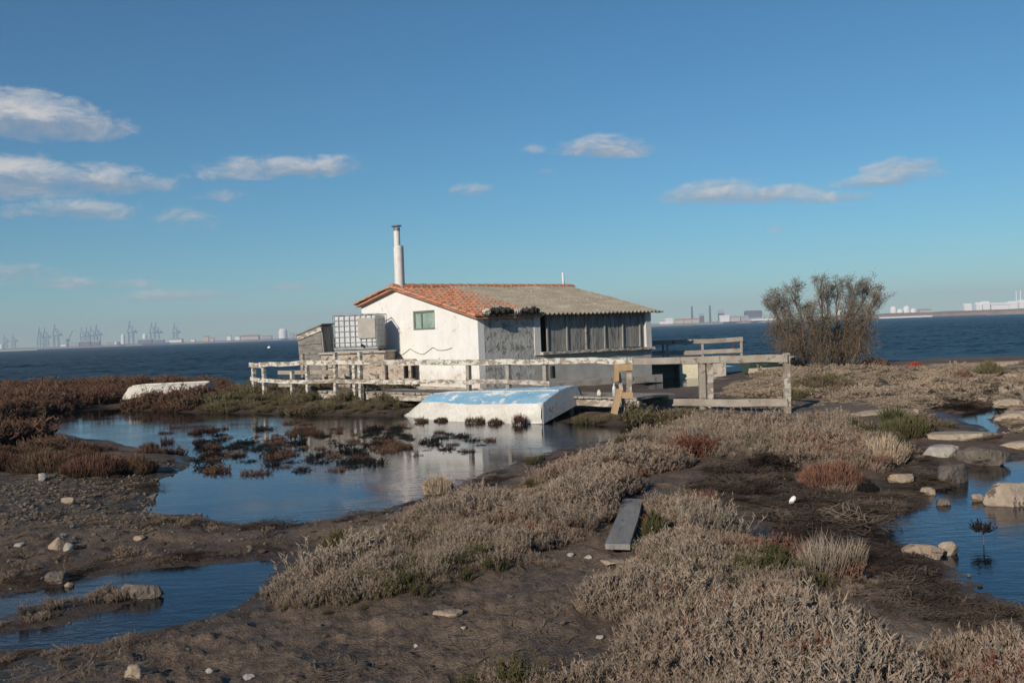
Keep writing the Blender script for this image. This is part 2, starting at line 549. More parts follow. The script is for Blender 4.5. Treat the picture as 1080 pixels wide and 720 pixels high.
def sea_mat():
    t = NT('sea_water')
    w1 = t.noise(t.co((.55, 1.0, 1)), .55, 4, .62, .6)
    w2 = t.noise(t.co((.6, 1.1, 1)), 2.0, 3, .6, .4)
    hgt = t.math('ADD', w1, t.math('MULTIPLY', w2, .25))
    nrm = t.bump(hgt, .35, 1.0)
    big = t.noise(t.co((.004, .012, 1)), 1.0, 4, .6)
    chop = t.noise(t.co((.10, .42, 1)), 1.0, 6, .72, .6)
    mid = t.noise(t.co((.012, .07, 1)), 1.0, 5, .7)
    f = t.math('ADD', t.math('MULTIPLY', chop, .45), t.math('ADD', t.math('MULTIPLY', mid, .35), t.math('MULTIPLY', big, .2)))
    col = t.ramp(f, [(.42, (.007, .018, .025)), (.50, (.013, .031, .042)), (.58, (.030, .060, .078))])  # wave shading painted into the base colour as lighter and darker streaks
    cap = t.noise(t.co((.35, 1.3, 1)), .6, 5, .7, 1.0)
    foam = t.ramp(cap, [(.72, 0), (.76, 1)])
    col = t.mix(t.math('MULTIPLY', foam, .5), col, (.5, .56, .58))
    return t.bsdf(col, .34, nrm, .10, 0.0, IOR=1.33)


def _sea_sheet():
    """chop as real relief near the shore, a flat sheet far out"""
    ang = np.radians(np.concatenate([np.linspace(-85, -46, 30)[:-1], np.linspace(-46, 46, 620), np.linspace(46, 85, 30)[1:]]))
    rad = np.concatenate([np.geomspace(27, 620, 430), [700, 900, 1400, 3000, 8000, 30000]])
    A, Rr = np.meshgrid(ang, rad); X = Rr * np.sin(A); Y = Rr * np.cos(A)
    c, s_ = math.cos(.5), math.sin(.5)
    U = X * c + Y * s_; Wv = -X * s_ + Y * c
    n1 = fbm(U * .30, Wv * .75, 3, 301); n2 = fbm(U * .9, Wv * 1.9, 3, 321); n3 = fbm(U * .05, Wv * .12, 3, 341)
    z = (1 - np.abs(2 * n1 - 1)) ** 2 * .26 + n2 * .11 + (n3 - .5) * .14 - .20
    inside = poly_sd(SEA, X.ravel(), Y.ravel()).reshape(X.shape)
    fade = sstep(0, 10, inside) * .9 * (.6 + .8 * sstep(40, 160, Rr)) * (1 - sstep(480, 620, Rr))
    z = .004 + z * fade
    na, nr = len(ang), len(rad)
    idx = np.arange(na * nr).reshape(nr, na)
    q = np.stack([idx[:-1, :-1], idx[:-1, 1:], idx[1:, 1:], idx[1:, :-1]], -1).reshape(-1, 4)[:, ::-1]
    cen = inside.ravel()[q].max(1)
    inlet = np.max(poly_sd(INLET, X.ravel(), Y.ravel())[q], 1)
    q = q[(cen > -1.2) & (inlet < -.4)]
    me = bpy.data.meshes.new('sea'); me.vertices.add(na * nr); me.vertices.foreach_set('co', np.stack([X, Y, z], -1).ravel())
    nf = len(q); me.loops.add(nf * 4); me.loops.foreach_set('vertex_index', q.ravel())
    me.polygons.add(nf); me.polygons.foreach_set('loop_start', np.arange(nf) * 4); me.polygons.foreach_set('loop_total', np.full(nf, 4))
    me.polygons.foreach_set('use_smooth', [True] * nf); me.update()
    me.materials.append(sea_mat())
    o = bpy.data.objects.new('sea', me); COL.objects.link(o)
    return o


sea = _sea_sheet()
water_sheet('pond_water', [bb(INLET, .3)], PM, .002, 'narrow inlet of calm water under the jetty')
tag(sea, 'dark blue choppy water of the gulf reaching the far shore', None, None, 'structure')
# ------------------------------------------------------------------ plant cover
SRC = bpy.data.collections.new('plant_sources')      # not linked to the scene: only the scattered cover uses them


def add_spike(V, F, base, d, L, r, bend):
    """thin three-sided stem, two joints, pointed"""
    up = np.array([0, 0, 1.0])
    s = np.cross(d, up + .01); s /= np.linalg.norm(s) + 1e-9
    q = np.cross(s, d)
    o = len(V)
    mid = base + d * L * .55 + bend * L * .12
    tip = base + d * L + bend * L * .35
    for c, rr in ((base, r), (mid, r * .75)):
        for k in range(3):
            a = 2.094 * k
            V.append(c + (s * math.cos(a) + q * math.sin(a)) * rr)
    V.append(tip)
    for k in range(3):
        j = (k + 1) % 3
        F.append((o + k, o + j, o + 3 + j, o + 3 + k))
        F.append((o + 3 + k, o + 3 + j, o + 6))
    return mid, tip


def tuft_mesh(name, seed, stems, height, spread, lean, r, twigs, twig_len, knob=0.0, droop=0.0):
    rg = np.random.default_rng(seed)
    V = []; F = []
    for i in range(stems):
        a = rg.uniform(0, 6.283); rr = spread * math.sqrt(rg.uniform(0, 1))
        b = np.array([math.cos(a) * rr, math.sin(a) * rr, -.02])
        la = a + rg.normal(0, .7)
        ln = lean * rg.uniform(.1, 1.2) * (.35 + rr / spread)
        d = np.array([math.cos(la) * ln, math.sin(la) * ln, 1.0]); d /= np.linalg.norm(d)
        L = height * rg.uniform(.45, 1.1) * (1.1 - .35 * rr / spread)
        bend = np.array([rg.normal(0, .35), rg.normal(0, .35), rg.normal(.1 - droop, .2)])
        mid, tip = add_spike(V, F, b, d, L, r, bend)
        for k in range(twigs):
            t = rg.uniform(.2, .98)
            p = b + (mid - b) * (t / .55) if t < .55 else mid + (tip - mid) * ((t - .55) / .45)
            ta = rg.uniform(0, 6.283); tl = rg.uniform(.4, 1.1)
            td = np.array([math.cos(ta) * tl, math.sin(ta) * tl, rg.uniform(.45, 1.1)]); td /= np.linalg.norm(td)
            add_spike(V, F, p, td, twig_len * rg.uniform(.5, 1.2), r * (.8 + knob), np.array([rg.normal(0, .2), rg.normal(0, .2), .35]))
    me = bpy.data.meshes.new(name)
    me.from_pydata([tuple(v) for v in V], [], F); me.update()
    return me


def plant_mat(name, base, tip, alt, alt_amt=.35, rough=.8, soil=.5):
    """stem colour differs from plant to plant (Object Info random) and from stem to tip"""
    t = NT(name)
    inf = t.n('ShaderNodeObjectInfo').outputs['Random']
    geo = t.n('ShaderNodeTexCoord').outputs['Object']
    sep = t.n('ShaderNodeSeparateXYZ'); t.link(geo, sep.inputs[0])
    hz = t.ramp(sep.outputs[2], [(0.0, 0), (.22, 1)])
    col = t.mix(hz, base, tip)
    w = t.n('ShaderNodeNewGeometry').outputs['Position']
    big = t.noise(w, .55, 4, .6)
    k = t.math('MULTIPLY', t.ramp(t.math('ADD', t.math('MULTIPLY', inf, .45), t.math('MULTIPLY', big, .75)), [(.50, 0), (.80, 1)]), alt_amt)
    col = t.mix(k, col, alt)
    fine = t.noise(geo, 24, 2, .5)
    col = t.mix(.55, col, t.ramp(fine, [(.3, .6), (.7, 1.1)]), 'MULTIPLY')
    col = t.mix(.7, col, t.ramp(inf, [(0, .62), (.5, .95), (1, 1.12)]), 'MULTIPLY')
    b = t.n('ShaderNodeBsdfDiffuse'); t.link(col, b.inputs[0])
    tl = t.n('ShaderNodeBsdfTranslucent'); t.link(col, tl.inputs[0])
    mx = t.n('ShaderNodeMixShader'); mx.inputs[0].default_value = .15
    t.link(b.outputs[0], mx.inputs[1]); t.link(tl.outputs[0], mx.inputs[2])
    t.link(mx.outputs[0], t.out.inputs[0])
    return t.m


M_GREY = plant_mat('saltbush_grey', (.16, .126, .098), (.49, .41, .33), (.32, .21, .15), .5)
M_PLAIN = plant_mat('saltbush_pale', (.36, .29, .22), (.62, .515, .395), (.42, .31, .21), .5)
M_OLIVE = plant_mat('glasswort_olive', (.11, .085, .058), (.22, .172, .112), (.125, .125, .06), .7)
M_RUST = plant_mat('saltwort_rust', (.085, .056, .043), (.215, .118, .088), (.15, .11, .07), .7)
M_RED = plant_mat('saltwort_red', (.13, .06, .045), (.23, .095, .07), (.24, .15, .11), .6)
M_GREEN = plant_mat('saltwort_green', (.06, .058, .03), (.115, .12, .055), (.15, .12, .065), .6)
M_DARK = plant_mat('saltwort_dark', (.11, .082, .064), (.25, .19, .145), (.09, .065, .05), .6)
M_STRAW = plant_mat('dry_straw', (.24, .19, .135), (.50, .42, .325), (.3, .22, .15), .4)


def source(name, meshes, mat):
    c = bpy.data.collections.new(name)
    for i, me in enumerate(meshes):
        mm = me.copy(); mm.materials.clear(); mm.materials.append(mat)
        o = bpy.data.objects.new(name + '_sprig', mm); c.objects.link(o)
    return c


T_FINE = [tuft_mesh('tuft', 100 + i, 46, .165, .10, .42, .0027, 15, .024, .15) for i in range(6)]
T_WILD = [tuft_mesh('tuft', 200 + i, 30, .25, .12, .38, .0025, 16, .028, .1) for i in range(4)]
T_BUSHY = [tuft_mesh('tuft', 300 + i, 70, .20, .15, .55, .0045, 8, .045, .2) for i in range(5)]
T_LOW = [tuft_mesh('tuft', 400 + i, 70, .085, .17, .7, .0042, 7, .03, .2) for i in range(4)]
T_FAR = [tuft_mesh('tuft', 500 + i, 90, .26, .26, .5, .0065, 8, .07, .2) for i in range(4)]


def gn_scatter(name, coll, pos, rot, scl, label, seed=0, nvar=4):
    n = len(pos)
    me = bpy.data.meshes.new(name)
    me.vertices.add(n); me.vertices.foreach_set('co', np.asarray(pos, np.float32).ravel())
    a = me.attributes.new('tilt', 'FLOAT_VECTOR', 'POINT'); a.data.foreach_set('vector', np.asarray(rot, np.float32).ravel())
    a = me.attributes.new('size', 'FLOAT_VECTOR', 'POINT'); a.data.foreach_set('vector', np.asarray(scl, np.float32).ravel())
    a = me.attributes.new('pick', 'INT', 'POINT'); a.data.foreach_set('value', np.random.default_rng(seed).integers(0, nvar, n).astype(np.int32))
    me.update()
    o = bpy.data.objects.new(name, me); COL.objects.link(o)
    g = bpy.data.node_groups.new('cover', 'GeometryNodeTree')
    g.interface.new_socket('Geometry', in_out='INPUT', socket_type='NodeSocketGeometry')
    g.interface.new_socket('Geometry', in_out='OUTPUT', socket_type='NodeSocketGeometry')
    N = g.nodes; L = g.links
    gi = N.new('NodeGroupInput'); go = N.new('NodeGroupOutput')
    iop = N.new('GeometryNodeInstanceOnPoints'); ci = N.new('GeometryNodeCollectionInfo')
    ci.inputs['Collection'].default_value = coll
    ci.inputs['Separate Children'].default_value = True; ci.inputs['Reset Children'].default_value = True
    iop.inputs['Pick Instance'].default_value = True
    def na(nm, dt):
        x = N.new('GeometryNodeInputNamedAttribute'); x.data_type = dt; x.inputs['Name'].default_value = nm
        return x.outputs[0]
    L.new(gi.outputs[0], iop.inputs['Points']); L.new(ci.outputs[0], iop.inputs['Instance'])
    L.new(na('pick', 'INT'), iop.inputs['Instance Index'])
    L.new(na('tilt', 'FLOAT_VECTOR'), iop.inputs['Rotation']); L.new(na('size', 'FLOAT_VECTOR'), iop.inputs['Scale'])
    L.new(iop.outputs[0], go.inputs[0])
    md = o.modifiers.new('cover', 'NODES'); md.node_group = g
    return tag(o, label, None, None, 'stuff')


def sample(polys, dens, pad=.4, maxd=None, seed=0):
    """random points over the polygons, dens(points per m2) may depend on distance"""
    rg = np.random.default_rng(seed); out = []
    for q in polys:
        a = np.array(q); x0, x1, y0, y1 = a[:, 0].min() - pad, a[:, 0].max() + pad, a[:, 1].min() - pad, a[:, 1].max() + pad
        y0 = max(y0, 2.6); x0 = max(x0, -60); x1 = min(x1, 60)
        n = int((x1 - x0) * (y1 - y0) * dens)
        out.append(np.stack([rg.uniform(x0, x1, n), rg.uniform(y0, y1, n)], -1))
    p = np.concatenate(out)
    keep = (np.abs(p[:, 0]) < p[:, 1] * .62 + 1.5)
    return p[keep]


# ground kept clear of plants: the plank, rocks, boats, walkway, cabin (centre x, y, radius)
CLEAR = []


def clear_at(px, py, r, z=.15):
    q = P(px, py, z); CLEAR.append((q.x, q.y, r))


for i in range(9):
    t_ = i / 8
    clear_at(659 + 16 * 0 + (668 - 652) * (t_ - .5), 581 - 50 * t_, .20)
clear_at(835, 532, .16)


def cover(name, polys, field, dens, coll, nvar, size, label, seed, lo=0.0, gaps=.42, gapscale=1.6, flat=1.0, tilt=.18, ymax=70, ymin=0, hmin=.012, sink=0.0, landmin=-.02, hi=1e9):
    p = sample(polys, dens, seed=seed)
    p = p[(p[:, 1] < ymax) & (p[:, 1] > ymin)]
    f = fields(p[:, 0], p[:, 1])
    gn = fbm(p[:, 0] * gapscale, p[:, 1] * gapscale, 3, seed + 50)
    ok = (f[field] > lo) & (f[field] < hi) & (f['h'] > hmin) & (f['land'] > landmin) & (gn > gaps - .18 * sstep(0, .5, f[field]))
    for (cx, cy, cr) in CLEAR:
        ok &= (p[:, 0] - cx) ** 2 + (p[:, 1] - cy) ** 2 > cr * cr
    p = p[ok]; h = f['h'][ok]; d = f[field][ok]; gn = gn[ok]
    n = len(p); rg = np.random.default_rng(seed + 9)
    lowf = fbm(p[:, 0] * .7 + 40, p[:, 1] * .7, 3, seed + 90)
    s = size * rg.uniform(.6, 1.25, n) * (.5 + .95 * sstep(.3, .7, lowf)) * (.60 + .40 * sstep(0, .35, d)) * (.65 + .75 * sstep(.35, .65, gn))
    rot = np.stack([rg.normal(0, tilt, n), rg.normal(0, tilt, n), rg.uniform(0, 6.283, n)], -1)
    scl = np.stack([s * rg.uniform(.9, 1.25, n), s * rg.uniform(.9, 1.25, n), s * flat * rg.uniform(.75, 1.2, n)], -1)
    o = gn_scatter(name, coll, np.stack([p[:, 0], p[:, 1], np.maximum(h, -.02) - sink], -1), rot, scl, label, seed, nvar)
    print('cover', name, n)
    return o


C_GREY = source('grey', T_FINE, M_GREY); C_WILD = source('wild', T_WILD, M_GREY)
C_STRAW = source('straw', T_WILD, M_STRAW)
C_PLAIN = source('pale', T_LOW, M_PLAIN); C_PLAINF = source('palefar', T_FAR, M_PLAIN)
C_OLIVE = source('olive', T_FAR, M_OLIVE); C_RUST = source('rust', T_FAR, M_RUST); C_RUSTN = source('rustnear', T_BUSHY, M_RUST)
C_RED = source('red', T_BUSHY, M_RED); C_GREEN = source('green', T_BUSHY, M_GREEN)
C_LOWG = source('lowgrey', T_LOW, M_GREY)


def strand_mesh(seed, n=160):
    rg = np.random.default_rng(seed); V = []; F = []
    for i in range(n):
        a = rg.uniform(0, 6.283); r = .2 * math.sqrt(rg.random())
        p = np.array([math.cos(a) * r, math.sin(a) * r, rg.uniform(0, .03)])
        th = rg.normal(.5, .9); d = np.array([math.cos(th), math.sin(th), rg.normal(.0, .10)])
        w = rg.uniform(.0012, .0028)
        for k in range(3):
            q = p + d * rg.uniform(.025, .05); s = np.array([-d[1], d[0], 0]) * w
            o = len(V); V.extend([p - s, p + s, q + s, q - s]); F.append((o, o + 1, o + 2, o + 3))
            p = q; d = d + np.array([rg.normal(0, .35), rg.normal(0, .35), rg.normal(-.02, .08)])
            if p[2] < 0: d[2] = abs(d[2]) * .5
            if p[2] > .045: d[2] = -abs(d[2])
    me = bpy.data.meshes.new('strands'); me.from_pydata([tuple(v) for v in V], [], F); me.update()
    return me


M_WRACK = plant_mat('sea_wrack', (.085, .062, .05), (.22, .165, .128), (.34, .26, .19), .6)
C_WRACK = source('wrack', [strand_mesh(800 + i) for i in range(4)], M_WRACK)


C_STRAWF = source('bleached', [tuft_mesh('tuft', 600 + i, 30, .19, .10, .5, .0026, 9, .026, .1) for i in range(4)], M_STRAW)
C_GREENL = source('greenlow', T_FINE[:4], M_GREEN)
PONDMAT = [pp([(205, 450), (240, 444), (330, 446), (350, 452), (300, 458), (240, 460), (212, 464)]), pp([(140, 474), (200, 468), (235, 472), (240, 482), (205, 486), (150, 482)]), pp([(360, 449), (420, 447), (430, 452), (370, 455)])]
C_LITTER = source('litter', [strand_mesh(900 + i, 12) for i in range(4)], M_STRAW)
MUDS = pp([(-80, 720), (-60, 560), (160, 545), (300, 560), (420, 545), (500, 620), (640, 600), (640, 690), (400, 760), (-80, 900)], .05)


def bbp(q):
    x0, x1, y0, y1 = bb(q, .6); return [(x0, y0), (x1, y0), (x1, y1), (x0, y1)]


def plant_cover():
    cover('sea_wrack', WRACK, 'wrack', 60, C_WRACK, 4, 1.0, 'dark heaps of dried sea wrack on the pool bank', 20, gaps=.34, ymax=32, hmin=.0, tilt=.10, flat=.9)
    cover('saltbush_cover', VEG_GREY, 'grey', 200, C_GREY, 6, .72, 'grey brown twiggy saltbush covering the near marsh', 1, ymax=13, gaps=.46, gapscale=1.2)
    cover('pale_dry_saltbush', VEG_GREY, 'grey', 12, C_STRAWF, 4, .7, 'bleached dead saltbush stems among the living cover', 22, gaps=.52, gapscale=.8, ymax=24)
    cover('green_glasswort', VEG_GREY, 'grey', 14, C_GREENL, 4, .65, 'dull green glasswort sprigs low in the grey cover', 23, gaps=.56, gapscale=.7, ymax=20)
    cover('pond_mat', PONDMAT, 'h', 9, C_RUSTN, 5, .6, 'ragged brown mat of saltwort rising from the pond', 24, lo=-9, gaps=.66, gapscale=1.3, hmin=-9, landmin=-9)
    cover('tall_saltbush', VEG_GREY, 'grey', 7, C_WILD, 4, .8, 'taller straggling saltbush stems among the grey cover', 2, lo=.1, gaps=.5, ymax=16)
    cover('distant_saltbush', VEG_GREY, 'grey', 70, C_GREY, 6, .95, 'grey saltbush carpet further out on the marsh', 3, ymin=12, gaps=.42, flat=.8)
    cover('low_saltbush', VEG_PLAIN, 'plain', 19, C_PLAIN, 4, 1.25, 'low pale herbs carpeting the flats towards the shore', 4, gaps=.50, flat=.42, gapscale=.8)
    cover('glasswort_olive', VEG_OLIVE, 'olive', 20, C_OLIVE, 4, .72, 'olive brown glasswort along the far pond bank', 5, gaps=.34)
    cover('saltwort_rust', VEG_RUST, 'rust', 14, C_RUST, 4, .8, 'rust brown saltwort scrub along the left shore', 6, gaps=.33, ymin=17)
    cover('saltwort_mound', VEG_RUST, 'rust', 42, C_RUSTN, 5, .75, 'dark rust saltwort on the hump at the left', 7, gaps=.35, ymax=17)
    cover('red_saltwort', VEG_GREY, 'grey', 12, C_RED, 5, .55, 'red tinged saltwort patches between the grey bushes', 8, gaps=.60, gapscale=.9, ymax=14)
    cover('red_creeper', [VEG_GREY[2]], 'grey', 30, C_RED, 5, .5, 'low red saltwort creeping over the sandy near right corner', 25, gaps=.50, ymax=14)
    cover('isle_cover', [ISLE_NEAR], 'land', 70, C_GREY, 6, .55, 'short grey tufts on the islet in the near pool', 9, lo=.02, gaps=.40)
    cover('tide_wrack', [bbp(q) for q in (POND_MAIN, POND_NEAR, POND_RIGHT)], 'land', 26, C_WRACK, 4, .62, 'dark weed line washed up along the pool margins', 26, lo=.06, hi=.42, gaps=.50, gapscale=1.3, tilt=.08, flat=.6, ymax=17, hmin=-.01)
    cover('dead_litter', SHINGLE + [MUDS], 'land', 26, C_LITTER, 4, .5, 'dead straw and stalk litter lying on the mud', 21, lo=.08, gaps=.50, tilt=.08)
    cover('mud_sprigs', SHINGLE + [pp([(-40, 575), (0, 560), (160, 545), (300, 560), (420, 545), (280, 590), (100, 606), (-40, 622)], .1)], 'land', 12, C_LOWG, 4, .32,
          'tiny dry sprigs scattered over the bare mud', 10, lo=.05, gaps=.52)
# ------------------------------------------------------------------ materials of the built things
def whitewash():
    """limewash with runs of damp, bare patches and a grimy foot"""
    t = NT('whitewash'); v = t.co()
    a = t.noise(v, 2.0, 5, .6); g = t.noise(v, 20, 4, .6)
    col = t.mix(t.ramp(a, [(.3, 0), (.7, 1)]), (.70, .69, .66), (.78, .775, .76))
    run = t.noise(t.co((5, 5, .45)), 1.6, 5, .65)
    col = t.mix(t.math('MULTIPLY', t.ramp(run, [(.55, 0), (.72, 1)]), .30), col, (.58, .52, .44))
    bare = t.noise(v, 3.1, 7, .7, .5)
    k = t.ramp(bare, [(.63, 0), (.665, 1)])
    col = t.mix(t.math('MULTIPLY', k, .75), col, (.50, .42, .34))
    sep = t.n('ShaderNodeSeparateXYZ'); t.link(t.co(), sep.inputs[0])
    foot = t.math('ADD', t.math('MULTIPLY', sep.outputs[2], -1.6), t.math('ADD', 1.35, t.math('MULTIPLY', t.math('SUBTRACT', bare, .5), 3.0)))
    col = t.mix(t.math('MULTIPLY', t.ramp(foot, [(.3, 0), (1.0, 1)]), .55), col, (.50, .43, .34))
    col = t.mix(.4, col, t.ramp(g, [(.3, .78), (.7, 1)]), 'MULTIPLY')
    h = t.math('SUBTRACT', t.math('ADD', t.math('MULTIPLY', a, .5), g), t.math('MULTIPLY', k, .6))
    return t.bsdf(col, .92, t.bump(h, .015), .2)


M_WHITEWALL = whitewash()
M_GREYWALL = noisy('grey_render', (.36, .355, .335), (.58, .57, .535), 3.2, .92, .02, (1, 1, .8), (.23, .22, .20), .57, 16)
M_BLOCK = noisy('grey_blockwork', (.36, .35, .325), (.48, .465, .43), 2.2, .92, .012, (1, 1, 1), (.25, .22, .19), .66, 24)
M_STONE = noisy('rubble_masonry', (.42, .34, .275), (.62, .53, .44), 3.0, .95, .05, (1, 1, 1.5), (.26, .21, .17), .60, 12)
M_TILE = noisy('terracotta', (.47, .185, .095), (.62, .30, .185), 2.6, .9, .012, (1, 1, 1), (.30, .25, .19), .56, 22)
M_SHEET = noisy('weathered_sheet', (.23, .20, .155), (.35, .31, .245), 1.3, .9, .01, (1, 2.5, 1), (.44, .40, .31), .63, 14)
M_WOODGREY = noisy('grey_timber', (.25, .215, .18), (.40, .355, .30), 2.5, .9, .006, (1, 1, 1), (.14, .115, .095), .62, 40)
M_BOARD = noisy('dark_boards', (.22, .215, .20), (.36, .35, .325), 2.4, .9, .008, (4, 4, .5), (.11, .105, .095), .58, 22)
M_BATTEN = noisy('grey_batten', (.27, .265, .245), (.38, .37, .345), 3, .9, .006, (3, 3, .5), (.18, .17, .155), .62, 30)
M_PEEL = noisy('peeling_white_paint', (.50, .475, .42), (.70, .675, .61), 3.0, .8, .01, (1, 1, 2), (.25, .20, .155), .52, 26)
M_PEELWORN = noisy('worn_white_timber', (.40, .36, .31), (.54, .50, .44), 3.0, .85, .01, (1, 1, 2), (.24, .195, .155), .50, 26)
M_FRESH = noisy('tan_timber', (.38, .25, .14), (.48, .335, .20), 3, .8, .004, (3, 3, .6), (.36, .23, .13), .66, 30)
M_DARK = plain('dark_gap', (.02, .02, .02), .9, .1)
M_NET = noisy('black_netting', (.03, .028, .025), (.10, .09, .08), 9, .95, .05, (1, 1, 1), (.24, .22, .19), .60, 40)
M_WHITEPIPE = noisy('white_flue', (.66, .64, .60), (.76, .75, .72), 3, .55, .002, (1, 1, .6), (.52, .47, .40), .68, 20)
M_STEEL = noisy('grey_steel', (.22, .225, .235), (.33, .335, .34), 5, .5, .002, (1, 1, 1), None, .6, 40, .5, .4)
M_TANK = noisy('milky_plastic', (.50, .525, .545), (.60, .625, .645), 1.2, .45, .002, (1, 1, 1), (.50, .50, .48), .70, 10, .4)
M_PLATE = plain('grey_plate', (.40, .375, .335), .6)
M_GLASS = noisy('green_pane', (.20, .30, .26), (.36, .45, .40), 2.0, .25, .002, (1, 1, 1), None, .6, 10, .5)
M_FRAME = plain('green_frame', (.16, .19, .155), .7)
M_CONC = noisy('old_concrete', (.38, .345, .30), (.50, .455, .395), 2, .92, .02, (1, 1, 1), (.22, .18, .15), .62, 20)
M_CREAM = noisy('cream_concrete', (.60, .55, .40), (.68, .63, .48), 2, .9, .01, (1, 1, 1), (.42, .36, .26), .68, 16)
M_BLACKHOSE = plain('dark_hose', (.27, .24, .21), .8)
M_HULLW = noisy('old_white_paint', (.58, .55, .49), (.72, .70, .645), 1.3, .6, .01, (1, 1, .7), (.46, .39, .30), .62, 14)
M_HULLB = noisy('flaking_blue', (.20, .42, .60), (.33, .54, .68), 1.6, .65, .008, (1, 1.6, 1), (.72, .74, .74), .565, 12)
M_HULLG = noisy('grey_white_hull', (.42, .44, .45), (.55, .565, .57), 2.2, .75, .008, (1, 1, 1), (.30, .26, .21), .62, 16)  # cool grey with the transom's shade put into the colour; keel shares it
M_HULLP = noisy('chalky_hull', (.52, .49, .43), (.66, .63, .57), 1.6, .85, .012, (1, 1, 1), (.33, .28, .22), .60, 14)
M_RUSTED = noisy('rusted_iron', (.06, .035, .028), (.11, .06, .045), 6, .9, .006)


M_PILLAR = noisy('limewashed_post', (.55, .54, .51), (.70, .69, .66), 3, .9, .006, (3, 3, .6), (.36, .33, .29), .66, 24)
# ------------------------------------------------------------------ cabin
HN = PD(505, 375, 30.0)
HA = math.atan2(.638, .77)
cabin = thing('fishing_cabin', 'white gabled fishing cabin with tiled and corrugated roof and tall white flue', 'cabin', (HN.x, HN.y, .22), HA)
BZ = .22
def zl(z): return z - BZ
LEN, WID = 7.64, 6.66
RY = 4.34                                    # ridge position across the gable
ZE1, ZR, ZE2 = zl(2.47), zl(3.55), zl(3.06)  # near eave, ridge, far eave


def roof_z(y):
    return ZE1 + (ZR - ZE1) * y / RY if y <= RY else ZR + (ZE2 - ZR) * (y - RY) / (WID - RY)


def slab_wall(p0, p1, th, z0, ztop, nseg=1):
    """a wall from p0 to p1, top following ztop(t); thickness goes to the left of the run"""
    b = MB()
    d = Vector((p1[0] - p0[0], p1[1] - p0[1], 0)); L = d.length; d.normalize(); nn = Vector((-d.y, d.x, 0)) * th
    vs = []
    for i in range(nseg + 1):
        t = i / nseg; q = Vector((p0[0], p0[1], 0)) + d * (L * t)
        for o in (Vector((0, 0, 0)), nn):
            vs.append(q + o + Vector((0, 0, z0))); vs.append(q + o + Vector((0, 0, ztop(t))))
    fs = []
    for i in range(nseg):
        a = 4 * i; c = a + 4
        fs += [(a, c, c + 1, a + 1), (a + 2, a + 3, c + 3, c + 2), (a + 1, c + 1, c + 3, a + 3), (a, a + 2, c + 2, c)]
    e = 4 * nseg
    fs += [(0, 1, 3, 2), (e, e + 2, e + 3, e + 1)]
    return b.add(vs, fs)


# gable wall (x = 0): pieces around the window opening
WY0, WY1, WZ0, WZ1 = 2.22, 3.45, zl(2.14), zl(2.76)
gw = MB()
def gpoly(pts):
    n = len(pts)
    vs = [(0, y, z) for y, z in pts] + [(.24, y, z) for y, z in pts]
    fs = [tuple(range(n)), tuple(range(2 * n - 1, n - 1, -1))] + [(i, i + n, (i + 1) % n + n, (i + 1) % n) for i in range(n)]
    gw.add(vs, fs)
gpoly([(0, -.2), (0, roof_z(0)), (WY0, roof_z(WY0)), (WY0, -.2)][::-1])
gpoly([(WY1, -.2), (WY1, roof_z(WY1)), (RY, ZR), (WID, ZE2), (WID, -.2)][::-1])
gpoly([(WY0, -.2), (WY0, WZ0), (WY1, WZ0), (WY1, -.2)][::-1])
gpoly([(WY0, WZ1), (WY0, roof_z(WY0)), (WY1, roof_z(WY1)), (WY1, WZ1)][::-1])
tag(gw.build('wall', M_WHITEWALL, cabin), 'whitewashed gable wall')
# long side: rendered section, then the boarded section
X1, X2 = 2.25, 7.40
b = MB().box(.24, X1, .003, .22, -.2, ZE1 + .04)
tag(b.build('wall', M_GREYWALL, cabin), 'mottled grey rendered side wall')
SZ = zl(1.30)
b = MB().box(X1, LEN - .004, .003, .24, -.25, SZ - .10)
tag(b.build('wall', M_BLOCK, cabin), 'pale blockwork base wall under the boards')
b = MB(); b.box(X1 - .02, X1 + .23, -.03, .20, SZ - .098, ZE1 + .04)
pil = b.build('pillar', M_PILLAR, cabin); 
b = MB(); b.box(LEN - .26, LEN + .003, -.03, .20, SZ - .098, ZE1 + .06)
b.build('pillar', M_PILLAR, cabin)
b = MB(); b.beam((X1 + .20, -.07, SZ - .05), (LEN + .05, -.05, SZ - .06), .16, .09, 0, .01)
b.build('sill', M_PEEL, cabin)
# boarded opening, recessed
XB0 = X1 + .55
b = MB()
x = XB0
while x < LEN - .28:
    w = random.uniform(.14, .19); d = random.uniform(0, .012)
    b.box(x, min(x + w - .008, LEN - .265), .07 + d, .10 + d, SZ, ZE1 + .05); x += w
b.build('board_panel', M_BOARD, cabin)
b = MB().box(X1 + .23, LEN - .265, .16, .19, SZ - .05, ZE1 + .05); b.build('gap_shade_panel', M_DARK, cabin)  # near-black sheet standing in for the shade inside the opening
for k in range(6):
    xx = XB0 + .02 + (LEN - .35 - XB0) * k / 5.2
    b = MB(); b.beam((xx, .045, SZ), (xx + random.uniform(-.03, .03), .045, ZE1 - .02), .05, .04, 0, .004)
    b.build('batten', M_PEELWORN if k == 2 else M_BATTEN, cabin)
# back walls
slab_wall((LEN, 0.25), (LEN, WID), .24, -.2, lambda t: roof_z(.25 + t * (WID - .25)) - .02, 8).build('wall', M_BLOCK, cabin)
slab_wall((LEN - .25, WID - .002), (.245, WID - .002), .22, -.2, lambda t: ZE2 - .02).build('wall', M_BLOCK, cabin)
# plinth ledge along the near sides (leans on the ground)
b = MB(); b.beam((-.12, -.18, -.02), (LEN + .25, -.14, -.04), .22, .26, 0, .02); b.beam((-.13, .0, -.02), (-.12, 5.0, 0), .20, .22, 0, .02)
b.build('plinth', M_CONC, cabin)
